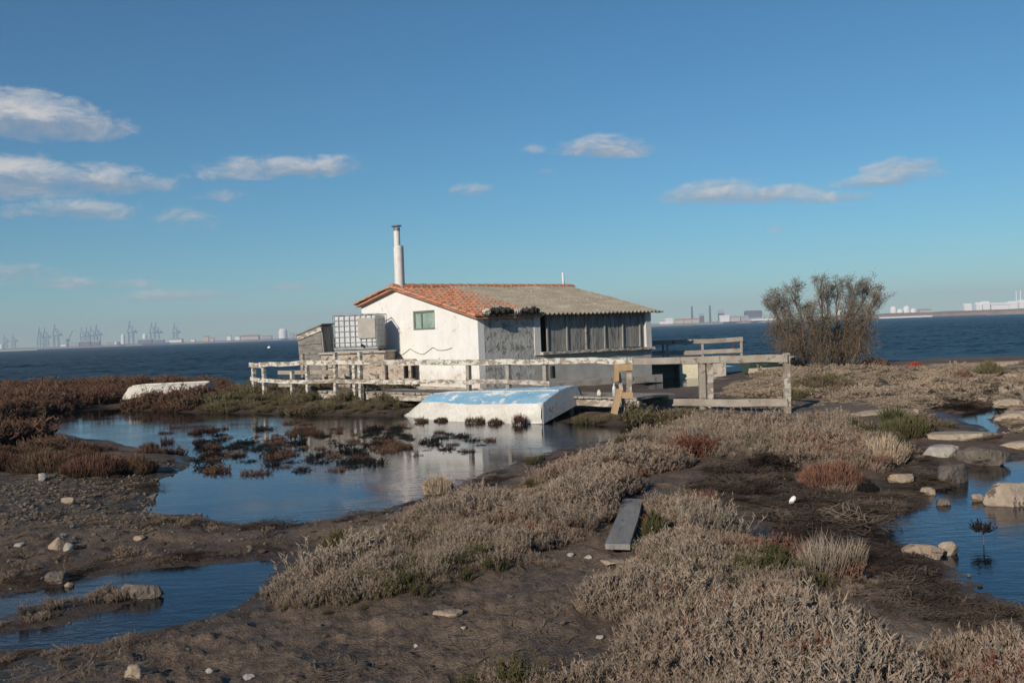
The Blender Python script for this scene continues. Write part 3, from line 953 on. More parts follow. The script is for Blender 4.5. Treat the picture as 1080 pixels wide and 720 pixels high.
# window
b = MB()
for (y0, y1, z0, z1) in ((WY0, WY1, WZ0, WZ0 + .06), (WY0, WY1, WZ1 - .06, WZ1), (WY0, WY0 + .06, WZ0 + .06, WZ1 - .06), (WY1 - .06, WY1, WZ0 + .06, WZ1 - .06), (2.98, 3.03, WZ0 + .06, WZ1 - .06)):
    b.box(.025, .10, y0, y1, z0, z1)
wf = b.build('window', M_FRAME, cabin)
MB().box(.06, .075, WY0 + .06, WY1 - .06, WZ0 + .06, WZ1 - .06).build('pane', M_GLASS, wf)
# cable sagging along the gable wall
b = MB()
pts = []
for (px, py) in ((406, 366), (411, 370), (418, 373.5), (424, 374), (430, 370), (433, 368), (438, 371), (446, 373.5), (452, 370), (457, 366.5), (462, 369), (470, 369), (478, 366.3)):
    # intersection of the ray with the gable plane
    nrm = Vector((-math.cos(HA), -math.sin(HA), 0)); d = ray(px, py); t_ = (Vector((HN.x, HN.y, 0)) - CAM).dot(nrm) / d.dot(nrm)
    q = CAM + d * t_; loc = Matrix.Rotation(-HA, 3, 'Z') @ (q - Vector((HN.x, HN.y, BZ))); pts.append((-.012, loc.y, loc.z))
_pp = [Vector(p) for p in pts]; pts = []
for k in range(len(_pp) - 1):
    q0, q1, q2, q3 = _pp[max(k - 1, 0)], _pp[k], _pp[k + 1], _pp[min(k + 2, len(_pp) - 1)]
    for e in range(5):
        t_ = e / 5; pts.append(.5 * ((2 * q1) + (q2 - q0) * t_ + (2 * q0 - 5 * q1 + 4 * q2 - q3) * t_ ** 2 + (3 * q1 - q0 - 3 * q2 + q3) * t_ ** 3))
b.tube(pts, .011, 6)
b.build('cable', M_BLACKHOSE, cabin)


def tile_strip(b, x, y0, y1, zf, r, seg=.36, dirx=False):
    """a row of overlapping half-round tiles running up the slope"""
    n = max(1, int(round(abs(y1 - y0) / seg)))
    for i in range(n):
        a = y0 + (y1 - y0) * i / n; c = y0 + (y1 - y0) * (i + 1.12) / n
        jx = random.uniform(-.012, .012); jz = random.uniform(0, .012)
        vs = []
        for (yy, rr, dz) in ((a, r * 1.06, .018), (c, r * .88, .0)):
            for k in range(7):
                th = math.pi * k / 6
                vs.append((x + jx + math.cos(th) * rr, yy, zf(yy) + dz + jz + math.sin(th) * rr * .75))
        fs = [(k, k + 1, k + 8, k + 7) for k in range(6)] + [(6, 5, 4, 3, 2, 1, 0)]
        b.add(vs, fs)


RT = .03
b = MB()
XT = 2.4
# pan layer
for (ya, yb) in ((-.20, RY), (RY, WID + .04)):
    za, zb = roof_z(max(ya, -.20)) , roof_z(yb)
    vs = [(-.20, ya, za), (XT, ya, za), (XT, yb, zb), (-.20, yb, zb)]
    if ya > 1: vs[1] = (LEN + .1, ya, za); vs[2] = (LEN + .1, yb, zb)
    b.add([(x, y, z + RT) for x, y, z in vs] + [(x, y, z - .02) for x, y, z in vs], [(0, 1, 2, 3), (7, 6, 5, 4), (0, 4, 5, 1), (1, 5, 6, 2), (2, 6, 7, 3), (3, 7, 4, 0)])
x = -.16
while x < XT - .02:
    tile_strip(b, x, -.22, RY, lambda y: roof_z(y) + RT, .085, .38)
    tile_strip(b, x, WID + .06, RY, lambda y: roof_z(y) + RT, .085, .38); x += .205
# verge rows (double) at the gable edge
tile_strip(b, -.20, -.24, RY, lambda y: roof_z(y) + .055, .10, .40)
tile_strip(b, -.20, WID + .08, RY, lambda y: roof_z(y) + .055, .10, .40)
tr = b.build('tiled_roof', M_TILE, cabin)
b = MB()
for i in range(21):
    xx = -.25 + i * .395
    vs = []
    for (q, rr) in ((xx, .125), (xx + .44, .105)):
        for k in range(7):
            th = math.pi * k / 6
            vs.append((q, RY + math.cos(th) * rr * 1.2, ZR + .05 + math.sin(th) * rr + (.012 if q == xx else 0)))
    b.add(vs, [(k, k + 7, k + 8, k + 1) for k in range(6)] + [(0, 1, 2, 3, 4, 5, 6)])
b.build('ridge_tiles', M_TILE, cabin)
# corrugated sheets over the boarded part
b = MB()
nx = 220; ny = 10
vs = []; 
for j in range(ny + 1):
    y = -.26 + (RY - .02 + .26) * j / ny
    xl = 1.15 + 1.0 * max(0, y) / RY
    for i in range(nx + 1):
        x = 1.1 + (LEN + .32 - 1.1) * i / nx
        x = max(x, xl)
        zz = roof_z(y) + .085 + .034 * math.sin(2 * math.pi * x / .19) + .02 * math.sin(x * 1.7) * math.sin(y) + .015 * (j % 5 == 0)
        vs.append((x, y, zz))
fs = [(j * (nx + 1) + i, j * (nx + 1) + i + 1, (j + 1) * (nx + 1) + i + 1, (j + 1) * (nx + 1) + i) for j in range(ny) for i in range(nx)]
b.add(vs, fs)
cs = b.build('corrugated_roof', M_SHEET, cabin)
sd = cs.modifiers.new('thick', 'SOLIDIFY'); sd.thickness = .02
b = MB(); b.beam((X1, -.10, ZE1 + .02), (LEN + .1, -.10, ZE1 + .03), .08, .07); b.beam((LEN + .1, -.2, ZE1 + .0), (LEN + .45, -.2, ZE1 + .02), .05, .05)
b.build('eave_beam', M_BATTEN, cabin)
# flue
b = MB(); fy = RY + .02; fx = .12
b.tube([(fx, fy, ZR - .1), (fx, fy, ZR + 1.38)], .155, 14); b.tube([(fx, fy, ZR + 1.38), (fx, fy, ZR + 1.45)], [.155, .11], 14)
b.tube([(fx - .03, fy, ZR + 1.4), (fx - .03, fy, ZR + 2.02)], .105, 12)
b.tube([(fx + .17, fy - .02, ZR + .05), (fx + .17, fy - .02, ZR + 1.45)], .03, 8)
ch = b.build('chimney', M_WHITEPIPE, cabin, smooth=True)
ch.modifiers.new('es', 'EDGE_SPLIT').split_angle = R(40)
b = MB(); b.tube([(fx - .03, fy, ZR + 2.09), (fx - .03, fy, ZR + 2.13)], [.185, .15], 14)
for k in range(4):
    a = k * 1.57 + .5
    b.tube([(fx - .03 + .09 * math.cos(a), fy + .09 * math.sin(a), ZR + 1.98), (fx - .03 + .11 * math.cos(a), fy + .11 * math.sin(a), ZR + 2.1)], .012, 5)
b.tube([(fx - .03, fy, ZR + 1.94), (fx - .03, fy, ZR + 2.03)], [.11, .115], 12)
b.build('cap', M_STEEL, ch)
b = MB(); b.tube([(LEN - .05, RY, ZR - .05), (LEN - .08, RY, ZR + .62)], [.05, .042], 8)
b.build('vent_pipe', M_WHITEPIPE, cabin, smooth=True)

# heap of net and rolled canvas lying on the eave
def bundle(name, x0, x1, y, r, mat, label, cat, seed, lump=.35):
    rg = random.Random(seed)
    o = thing(name, label, cat, Matrix.Translation(cabin.location) @ Matrix.Rotation(HA, 4, 'Z') @ Vector((x0, y, roof_z(y) + .085 + .04 + r * .6)), HA)
    n = 16; m_ = 12; vs = []
    for i in range(n + 1):
        t = i / n; e = math.sin(math.pi * min(1, max(0, t * .96 + .02))) ** .35
        for k in range(m_):
            a = 2 * math.pi * k / m_
            q = r * e * (1 + rg.uniform(-lump, lump)) * (1 + .35 * math.sin(i * 1.9 + seed))
            vs.append(((x1 - x0) * t, math.cos(a) * q, math.sin(a) * q * .85))
    fs = [(i * m_ + k, i * m_ + (k + 1) % m_, (i + 1) * m_ + (k + 1) % m_, (i + 1) * m_ + k) for i in range(n) for k in range(m_)]
    fs += [tuple(range(m_ - 1, -1, -1)), tuple(n * m_ + k for k in range(m_))]
    MB().add(vs, fs).build('roll', mat, o, smooth=True)
    return o
nb = bundle('netting_bundle', .18, 1.25, -.20, .12, M_NET, 'black netting bundle lying on the eave beside the tiles', 'netting', 3, .4)
bundle('canvas_roll', 1.22, 1.52, -.24, .10, M_CONC, 'short pale roll wedged between two dark bundles on the eave', 'roll', 4, .2)
bundle('netting_bundle', 1.55, 2.30, -.22, .11, M_NET, 'dark rags heaped on the eave where the corrugated sheet starts', 'rags', 5, .45)
bundle('canvas_roll', .02, .24, -.28, .13, M_PEEL, 'pale round roll end on the eave at the tile corner', 'roll', 6, .12)


# ------------------------------------------------------------------ masonry base, water tank, privy
def local_thing(name, label, cat, p, rz): return thing(name, label, cat, (p.x, p.y, p.z), rz)

tc = PD(381, 372, 33.0)
base = local_thing('masonry_base', 'pinkish rubble masonry base under the caged water tank', 'masonry wall', Vector((tc.x, tc.y, .2)), R(-10))
b = MB()
hb = tc.z - .2
for (x0, x1, y0, y1, zt) in ((-1.15, 1.0, -.66, .70, hb - .01),):
    n = 10
    vs = []; 
    b.box(x0, x1, y0, y1, -.1, zt)
for k in range(26):
    xx = random.uniform(-1.0, .85); zz = random.uniform(.1, hb - .15)
    b.box(xx - .13, xx + .13, -.68 - random.uniform(0, .03), -.5, zz - .07, zz + .07)
for k in range(14):
    yy = random.uniform(-.5, .6); zz = random.uniform(.1, hb - .15)
    b.box(-1.17 - random.uniform(0, .03), -1.0, yy - .13, yy + .13, zz - .07, zz + .07)
b.build('stonework', M_STONE, base, bevel=.02)
b = MB(); b.box(-1.22, 1.06, -.74, .74, hb - .01, hb + .06); b.build('capping', M_CONC, base, bevel=.015)
b = MB(); b.box(.92, 1.9, -.5, -.1, -.1, hb - .25); b.build('side_wall', M_STONE, base, bevel=.02)

tank = local_thing('water_tank', 'white plastic water tank in a steel cage with grey plate', 'water tank', Vector((tc.x, tc.y, tc.z + .06)), R(-10))
TW, TD, TH = .74, .55, 1.20
b = MB().box(-TW + .03, TW - .03, -TD + .03, TD - .03, .13, TH - .03); b.build('container', M_TANK, tank, bevel=.07)
b = MB()
for k in range(9):
    xx = -TW + 2 * TW * k / 8
    for y in (-TD, TD): b.tube([(xx, y, .10), (xx, y, TH)], .010, 5)
for k in range(1, 7):
    yy = -TD + 2 * TD * k / 7
    for x in (-TW, TW): b.tube([(x, yy, .10), (x, yy, TH)], .009, 5)
for k in range(7):
    z = .12 + (TH - .12) * k / 6; r = .018 if k in (0, 6) else .010
    b.tube([(-TW, -TD, z), (TW, -TD, z), (TW, TD, z), (-TW, TD, z), (-TW, -TD, z)], r, 5)
for s in (-.25, .25): b.tube([(s, -TD, TH), (s, TD, TH)], .014, 5)
b.build('cage', M_STEEL, tank)
b = MB()
for y in (-.42, 0, .42): b.box(-TW, TW, y - .05, y + .05, .0, .07)
b.box(-TW, TW, -TD, TD, .07, .11); b.build('pallet', M_STEEL, tank)
MB().box(.12, .70, -TD - .035, -TD - .015, .42, 1.08).build('plate', M_PLATE, tank)
b = MB(); b.tube([(0, 0, TH - .04), (0, 0, TH + .04)], .11, 14); b.build('lid', M_STEEL, tank)
b = MB(); b.tube([(.25, -TD - .03, .2), (.25, -TD - .12, .18)], .04, 8); b.build('outlet_valve', M_DARK, tank)

M_SHED = noisy('silvered_boards', (.17, .155, .14), (.30, .28, .255), 2.5, .9, .006, (1, 1, 3), (.10, .085, .07), .60, 40)
sp = PD(338.5, 410, 34.0)
shed = local_thing('wooden_privy', 'small leaning grey wooden privy with sloping roof beside the water tank', 'shed', Vector((sp.x, sp.y, .12)), R(12))
shed.rotation_euler = (R(1), R(-2.5), R(-17))
SW, SD = .46, .42
st0, st1 = 2.02, 2.28
b = MB()
n = 6
for i in range(n):                      # horizontal boards on front, open joints
    z0 = 0 + st0 * i / n
    b.box(-SW, SW - .05, -SD - .02, -SD, z0 + .008, z0 + st0 / n - .008)
    b.box(-SW - .02, -SW, -SD, SD, z0 + .008, z0 + st0 / n - .008)
b.add([(-SW, -SD - .02, st0), (SW - .05, -SD - .02, st0), (SW - .05, -SD - .02, st1), (-SW, -SD, st0 + .0), (SW - .05, -SD, st0), (SW - .05, -SD, st1)], [(0, 1, 2), (5, 4, 3), (0, 2, 5, 3), (1, 4, 5, 2)])
b.build('board_wall', M_SHED, shed)
b = MB(); b.box(SW - .045, SW, -SD, SD, 0, st1 - .02); b.box(-SW + .01, SW - .05, SD - .03, SD, 0, st0); b.build('side_panel', M_BOARD, shed)
b = MB(); b.add([(-SW - .06, -SD - .05, st0 - .01), (SW + .03, -SD - .05, st1 + .03), (SW + .03, SD + .05, st1 + .03), (-SW - .06, SD + .05, st0 - .01), (-SW - .06, -SD - .05, st0 + .03), (SW + .03, -SD - .05, st1 + .07), (SW + .03, SD + .05, st1 + .07), (-SW - .06, SD + .05, st0 + .03)],
                 [(3, 2, 1, 0), (4, 5, 6, 7), (0, 1, 5, 4), (1, 2, 6, 5), (2, 3, 7, 6), (3, 0, 4, 7)])
b.build('roof', M_SHED, shed)
b = MB(); b.beam((-SW, -SD - .05, st0 - .10), (SW, -SD - .05, st1 - .10), .03, .13); b.build('fascia', M_PEEL, shed)


M_SLOTSHADE = plain('slot_shade_black', (.035, .03, .027), .85)  # near-black colour for the shade in the railing's open slots
# ------------------------------------------------------------------ railing and walkway in front of the cabin
FZ = 1.28
fa = P(262, 384, FZ); fb = P(664, 380.5, FZ)
FD = Vector((fb.x - fa.x, fb.y - fa.y, 0)); FL = FD.length; FD.normalize(); FN = Vector((-FD.y, FD.x, 0))   # FN points to the cabin
rail = thing('walkway_railing', 'long railing of peeling white timber along the walkway before the cabin', 'railing', (fa.x, fa.y, .1), math.atan2(FD.y, FD.x))


def fs_(px):
    """run along the railing where the photograph shows column px"""
    d = ray(px, 385); 
    A = np.array([[d.x, -FD.x], [d.y, -FD.y]]); s_ = np.linalg.solve(A, np.array([fa.x, fa.y]))
    return s_[1]


def zat(px, py):
    s = fs_(px); q = Vector((fa.x, fa.y, 0)) + FD * s
    d = ray(px, py); t_ = q.y / d.y
    return (CAM + d * t_).z - .1

runs = [(274, 384.5, 356, 381.5), (352, 382, 470, 382.0), (466, 381.8, 575, 381.8), (571, 381.2, 668, 380.0)]
for k, (p0, y0, p1, y1) in enumerate(runs):
    b = MB(); b.beam((fs_(p0), -.03, zat(p0, y0)), (fs_(p1), -.03 + .003 * k, zat(p1, y1)), .045, .125, random.uniform(-.06, .06), .016)
    b.build('rail', M_PEEL, rail)
for (p0, y0, p1, y1, mt) in ((275, 401, 326, 403.2, M_PEEL), (322, 402, 380, 401.5, M_PEELWORN), (376, 402.5, 440, 403, M_PEEL), (436, 402.5, 500, 403.5, M_PEEL), (497, 402, 580, 404, M_PEELWORN)):
    b = MB(); b.beam((fs_(p0), -.035, zat(p0, y0)), (fs_(p1), -.03, zat(p1, y1)), .035, .105, random.uniform(-.09, .09), .016)
    b.build('rail', mt, rail)
for (px, yt, mt) in ((277, 382, M_PEEL), (307, 391, M_PEEL), (323, 383, M_PEEL), (353, 371.5, M_PEEL), (373, 384, M_PEEL), (379, 371, M_PEEL), 
                     (493, 381, M_WOODGREY), (535, 383, M_WOODGREY), (574, 377, M_WOODGREY), ):
    s = fs_(px); b = MB(); lean = random.uniform(-.03, .03)
    b.beam((s + lean, .03, -.15), (s, .03, zat(px, yt)), .10, .10, 0, .006, (1, 0, 0))
    b.build('post', mt, rail)
for px in (426, 434, 581):  # dark bars standing in for shaded gaps between the rails
    s = fs_(px); b = MB(); b.beam((s, .06, zat(px, 399)), (s, .06, zat(px, 385.5)), .11, .06, 0, .006, (1, 0, 0)); b.build('slot_shade_bar', M_SLOTSHADE, rail)
# short return at the far left end
s0 = fs_(277); s1 = s0 - 1.07; e1y = .33
b = MB(); b.beam((s0, .0, zat(277, 386)), (s1 - .15, e1y, zat(277, 385)), .05, .14, 0, .006); b.build('return_rail', M_PEEL, rail)
b = MB(); b.beam((s0, .0, zat(277, 402)), (s1 - .1, e1y, zat(277, 400)), .05, .12, 0, .006); b.build('return_rail', M_PEEL, rail)
b = MB(); b.beam((s1, e1y + .05, -.2), (s1, e1y + .05, zat(277, 383)), .11, .10, 0, .006, (1, 0, 0)); b.build('post', M_PEEL, rail)

rail2 = thing('walkway_railing', 'rear railing of the walkway with a tall post, beyond the white front railing at left', 'railing', (fa.x + FN.x * 1.25, fa.y + FN.y * 1.25, .1), math.atan2(FD.y, FD.x))
for (s, h) in ((1.05, 1.45), (2.2, 1.25), (3.3, 1.3)):
    b = MB(); b.beam((s, 0, -.2), (s + .02, 0, h), .09, .09, 0, .006, (1, 0, 0)); b.build('post', M_PEELWORN, rail2)
b = MB(); b.beam((-.2, -.04, .85), (3.4, -.04, .88), .04, .12, 0, .006); b.build('rail', M_WOODGREY, rail2)
b = MB(); b.beam((-.2, -.04, .45), (3.4, -.04, .46), .04, .10, 0, .006); b.build('rail', M_WOODGREY, rail2)

deck = thing('boardwalk', 'low weathered plank boardwalk running between cabin and upturned blue boat', 'boardwalk', (fa.x, fa.y, .1), math.atan2(FD.y, FD.x))
b = MB(); s = fs_(330)
while s < fs_(668):
    w = random.uniform(.14, .19); b.box(s, s + w - .012, .12 + random.uniform(-.05, .05), 1.35 + random.uniform(-.06, .06), .36 + random.uniform(-.008, .008), .40); s += w
b.build('planks', M_WOODGREY, deck)
for y in (.2, 1.25):
    b = MB(); b.beam((fs_(330), y, .27), (fs_(668), y, .27), .08, .16, 0, .008); b.build('bearer', M_PEELWORN, deck)
s = fs_(335)
while s < fs_(668):
    for y in (.2, 1.25): MB().tube([(s, y, -.4), (s, y, .2)], .06, 7).build('pile', M_WOODGREY, deck)
    s += 1.5
# bits left on the boardwalk: white bottles and lumps
for i, (px, nm, lb) in enumerate(((638, 'plastic_bottle', 'white plastic bottle standing on the boardwalk near the tan trestle'), (622, 'shell_lump', 'small pale lump on the boardwalk left of the white bottle'), (589, 'shell_lump', 'white rounded lump on the boardwalk beside the thin post'))):
    s = fs_(px); q = Vector((fa.x, fa.y, .5)) + FD * s + FN * .3
    o = thing(nm, lb, 'bottle' if i == 0 else 'lump', q, 0)
    if i == 0: MB().tube([(0, 0, 0), (0, 0, .19), (0, 0, .24), (0, 0, .25), (0, 0, .28)], [.042, .042, .016, .018, .018], 10).build('body', M_TANK, o, smooth=True)
    else: MB().tube([(0, 0, 0), (.01, 0, .05), (0, .01, .11), (0, 0, .14)], [.05, .065, .045, .015], 9).build('body', M_PEEL, o, smooth=True)

# right hand barrier: two long planks on three posts
ra = G(690, 431); rb = G(832, 436)
def RW(px, py, f=None):
    """point in the vertical plane of the barrier"""
    a = Vector((ra.x, ra.y, 0)); d = Vector((rb.x - ra.x, rb.y - ra.y, 0)).normalized(); nn = Vector((-d.y, d.x, 0))
    dd = ray(px, py); t_ = (a - CAM).dot(nn) / dd.dot(nn)
    return CAM + dd * t_
bar = thing('plank_barrier', 'weathered plank barrier on posts standing right of the tan trestle', 'barrier', (0, 0, 0))
b = MB(); b.beam(RW(664, 381), RW(760, 378.5), .06, .14, .03, .008); b.build('rail', M_WOODGREY, bar)
b = MB(); b.beam(RW(752, 379.3) + Vector((0, .02, 0)), RW(831, 377.5), .06, .15, -.02, .008); b.build('rail', M_WOODGREY, bar)
b = MB(); b.beam(RW(682, 424), RW(831, 424.5), .06, .15, .05, .01); b.build('rail', M_WOODGREY, bar)
def post(px, y0, y1, w, mt):
    b = MB(); p = RW(px, y0); q = RW(px, y1); q.x = p.x; q.y = p.y
    off = Vector((0, .07, 0)); b.beam(p + off, q + off + Vector((random.uniform(-.02, .02), 0, 0)), w, w, 0, .006, (1, 0, 0)); b.build('post', mt, bar)
post(742, 438, 382, .13, M_WOODGREY); post(750, 430, 383, .11, M_PEELWORN); post(831.5, 438, 372, .12, M_PEELWORN)

# tan trestle
tg = PD(650, 434, 20.1)
tr_ = thing('timber_trestle', 'odd trestle of fresh tan timber offcuts beside the boardwalk end', 'trestle', tg)
def TW_(px, py, dy=0):
    q = PD(px, py, tg.y + dy); return q - tg
b = MB(); b.beam(TW_(647.5, 436), TW_(653.5, 410.5), .13, .10, 0, .004, (0, 1, 0)); b.build('strut', M_FRESH, tr_)
b = MB(); b.beam(TW_(647.5, 387.5), TW_(667, 387.5), .08, .13, 0, .004); b.build('crosspiece', M_FRESH, tr_)
b = MB(); b.beam(TW_(650, 390), TW_(650, 402), .10, .09, 0, .004, (0, 1, 0)); b.build('upright', M_FRESH, tr_)
b = MB(); b.beam(TW_(652.5, 393, .1), TW_(655, 412, .1), .07, .09, 0, .004, (0, 1, 0)); b.build('upright', M_PEELWORN, tr_)
b = MB(); b.beam(TW_(663.5, 389, .05), TW_(663.5, 416, .05), .10, .09, 0, .004, (0, 1, 0)); b.build('upright', M_PEELWORN, tr_)
b = MB(); b.beam(TW_(656, 416.5), TW_(667, 416.5), .09, .12, 0, .004); b.build('foot', M_FRESH, tr_)
b = MB(); b.beam(TW_(657, 436, .15), TW_(657, 414, .15), .06, .06, 0, .004, (0, 1, 0)); b.build('upright', M_PEELWORN, tr_)

# jetty behind the cabin at right
JD = 37.0
jq = PD(735, 378, JD)
jet = thing('jetty', 'old concrete jetty with cream abutment reaching out behind the cabin', 'jetty', (jq.x, JD, 0))
def J(px, py, dy=0): return PD(px, py, JD + dy) - Vector((jq.x, JD, 0))
za = J(690, 379).z
xa, xb = J(682, 379).x, J(784, 379).x
b = MB(); b.box(xa - .6, xb, 0, 1.6, za - .22, za + .02); b.build('deck_slab', M_CONC, jet, bevel=.02)
b = MB(); b.box(J(717, 390).x, J(737, 390).x, .03, 1.5, -.5, za - .222); b.build('abutment', M_CREAM, jet)
b = MB(); b.box(J(752, 390).x, J(766, 390).x, .05, 1.5, -.5, za - .222); b.build('pier', M_CONC, jet)
b = MB(); b.box(xa - .6, J(717, 390).x - .003, 1.2, 1.5, -.6, za - .222); b.build('back_wall', M_BLOCK, jet)
jr = thing('jetty_railing', 'grey two rail timber railing standing on the jetty behind the cabin', 'railing', (jq.x, JD + .25, za + .02))
def JR(px, py): return PD(px, py, JD + .25) - Vector((jq.x, JD + .25, za + .02))
for (p0, y0, p1, y1) in ((688, 361.5, 744, 359.5), (742, 360, 783, 357.5), (688, 372.5, 742, 371.5), (740, 371, 783, 369.5)):
    b = MB(); b.beam(JR(p0, y0) + Vector((0, -.05, 0)), JR(p1, y1) + Vector((0, -.05, 0)), .04, .16, 0, .006); b.build('rail', M_WOODGREY, jr)
for (px, yt, mt) in ((699, 360, M_WOODGREY), (703.5, 360, M_PEELWORN), (740.5, 359, M_WOODGREY), (772.5, 356.5, M_RUSTED), (781.5, 356, M_WOODGREY)):
    q = JR(px, yt); b = MB(); b.beam((q.x, 0, 0), (q.x, 0, q.z), .08, .08, 0, .004, (1, 0, 0)); b.build('post', mt, jr)


# ------------------------------------------------------------------ boats
def hull(L, W, hc, hk, sheer=.12, bow_in=.16, bowc=.12, n=26, tw=.85, entry=2.4):
    """upturned hull: gunwale near z=0, chine at hc, keel at hk; stern at x=0, bow at x=L. returns side, bottom, rim, transom, keel builders"""
    S = []
    for i in range(n + 1):
        t = i / n
        g = W / 2 * (tw + (1 - tw) * math.sin(math.pi * min(1, t / .9) * .5)) if t < .45 else W / 2 * (1 - ((t - .45) / .55) ** entry)
        g = max(g, .012)
        tc_ = t * (1 - bow_in)
        c = g * (.84 - .2 * t) if t < .6 else max(bowc * W * .5, g * (.72 - .15 * (t - .6)))
        if t > .9: c = min(c, bowc * W * .5 + (1 - t) * 2)
        zg = -0.0 - sheer * t * t
        S.append((L * t, g, L * tc_, c, zg, hc * (1 - .06 * t), L * tc_, hk * (1 - .05 * (1 - t)) - .05 * max(0, t - .8) * 5))
    side = MB(); bot = MB(); rim = MB(); tra = MB(); keel = MB()
    for sgn in (1, -1):
        vs = []; 
        for (xg, g, xc, c, zg, zc, xk, zk) in S:
            for f in (0, .35, .7, 1):
                bul = .075 * math.sin(math.pi * f)
                vs.append((xg + (xc - xg) * f, sgn * (g + (c - g) * f + bul), zg + (zc - zg) * f))
        fs = []
        for i in range(n):
            for k in range(3):
                q = (i * 4 + k, i * 4 + k + 1, (i + 1) * 4 + k + 1, (i + 1) * 4 + k)
                fs.append(q if sgn < 0 else q[::-1])
        side.add(vs, fs)
        vs = []
        for (xg, g, xc, c, zg, zc, xk, zk) in S:
            for f in (0, .5, 1): vs.append((xc, sgn * c * (1 - f), zc + (zk - zc) * math.sin(f * math.pi / 2) ** 1.1))
        fs = []
        for i in range(n):
            for k in range(2):
                q = (i * 3 + k, i * 3 + k + 1, (i + 1) * 3 + k + 1, (i + 1) * 3 + k)
                fs.append(q if sgn < 0 else q[::-1])
        bot.add(vs, fs)
        rim.tube([(xg, sgn * (g + .012), zg + .03) for (xg, g, xc, c, zg, zc, xk, zk) in S], .028, 6)
    # stem closing piece at the bow
    xg, g, xc, c, zg, zc, xk, zk = S[-1]
    side.add([(xg, g, zg), (xg, -g, zg), (xc, -c, zc), (xc, c, zc), (xc, 0, zk)], [(0, 3, 2, 1), (2, 3, 4)])
    xg, g, xc, c, zg, zc, xk, zk = S[0]
    e = -.012
    tra.add([(e, g, zg), (e, -g, zg), (e, -c - .0, zc), (e, 0, zk), (e, c, zc), (.03, g, zg), (.03, -g, zg), (.03, -c, zc), (.03, 0, zk), (.03, c, zc)],
            [(0, 1, 2, 3, 4), (9, 8, 7, 6, 5), (0, 5, 6, 1), (1, 6, 7, 2), (2, 7, 8, 3), (3, 8, 9, 4), (4, 9, 5, 0)])
    keel.tube([(s[6], 0, s[7] + .012) for s in S[:-1]], .025, 6)
    return side, bot, rim, tra, keel


sc_ = Vector((P(567, 447, 0).x, P(567, 447, 0).y, 0))
bd = Vector((-.788, .616, 0)); bt = Vector((.616, .788, 0))
stern = sc_ + bt * .80 - bd * .10 - bd * .02
boat = thing('rowing_boat', 'large upturned rowing boat with flaking blue bottom and white sides at the pond edge', 'boat')
side, bot, rim, tra, keel = hull(4.8, 1.72, .42, .52, .06, .20, .42, tw=.93)
boat.rotation_euler = (R(-13), R(1.6), math.atan2(bd.y, bd.x)); boat.location = (stern.x, stern.y, .18)
side.build('hull_side', M_HULLW, boat, smooth=True); bot.build('bottom', M_HULLB, boat, smooth=True)
rim.build('gunwale', M_HULLW, boat, smooth=True); tra.build('transom', M_HULLG, boat); keel.build('keel', M_HULLG, boat, smooth=True)
CLEAR += [(stern.x + bd.x * k, stern.y + bd.y * k, .85) for k in (.3, 1, 1.7, 2.4, 3.1)]

lb_ = P(172, 423, .15)
boat2 = thing('rowing_boat', 'chalky white upturned boat lying among rust brown scrub on the left shore', 'boat', (0, 0, 0))
side, bot, rim, tra, keel = hull(3.3, 1.15, .26, .44, .05, .08, .25, 26, .7)
e0 = PD(221, 418, 32.2); e1 = PD(120, 416, 33.2)
boat2.location = (e0.x, e0.y, .30); boat2.rotation_euler = (R(5), R(1.5), math.atan2(e1.y - e0.y, e1.x - e0.x))
side.build('hull_side', M_HULLP, boat2, smooth=True); bot.build('bottom', M_HULLP, boat2, smooth=True); rim.build('gunwale', M_HULLP, boat2, smooth=True)
tra.build('transom', M_HULLG, boat2); keel.build('keel', M_HULLP, boat2, smooth=True)
for k in (0, 2.6, 3.2): CLEAR.append((e0.x + (e1.x - e0.x) * (k + .5) / 4 - .1, e0.y + (e1.y - e0.y) * (k + .5) / 4 - 1.1, .75))
for k in range(4): CLEAR.append((e0.x + (e1.x - e0.x) * (k + .5) / 4, e0.y + (e1.y - e0.y) * (k + .5) / 4, .62))

# moored boat right way up beyond the barrier
M_HULLGREEN = plain('dark_green_paint', (.045, .075, .06), .5)
g0 = PD(786, 391.5, 36.2); g1 = PD(838, 391, 36.6)
boat3 = thing('rowing_boat', 'dark green and cream rowing boat resting upright behind the plank barrier', 'boat', (g0.x, g0.y, .16), math.atan2(g1.y - g0.y, g1.x - g0.x))
L3 = 2.0; b1 = MB(); b2 = MB(); b3 = MB()
n = 16; S = []
for i in range(n + 1):
    t = i / n; g = .52 * (1 - (t ** 3)) * (.8 + .2 * math.sin(t * 3)) + .01
    S.append((L3 * t, g, .42 + .10 * t * t))
for sgn in (1, -1):
    for (bb_, f0, f1) in ((b1, .42, 1.0), (b2, 0, .42)):
        vs = []
        for (x, g, z) in S:
            for f in (f0, f1): vs.append((x * (.9 + .1 * f), sgn * g * (.55 + .45 * f), z * f))
        bb_.add(vs, [(2 * i, 2 * i + 2, 2 * i + 3, 2 * i + 1) for i in range(n)])
    b3.tube([(x, sgn * g, z) for (x, g, z) in S], .03, 6)
b2.add([(x * .9, s * g * .55, 0) for (x, g, z) in S for s in (1, -1)], [(2 * i, 2 * i + 1, 2 * i + 3, 2 * i + 2) for i in range(n)])
g = S[0][1]; b1.add([(0, g * .55, 0), (0, -g * .55, 0), (0, -g, .42), (0, g, .42)], [(0, 1, 2, 3)])
b1.build('topside', M_HULLGREEN, boat3); b2.build('bottom', M_CREAM, boat3); b3.build('gunwale', M_HULLW, boat3)
b = MB()
for t in (.3, .62): b.box(L3 * t - .1, L3 * t + .1, -.43, .43, .30, .33)
b.build('thwart', M_WOODGREY, boat3)

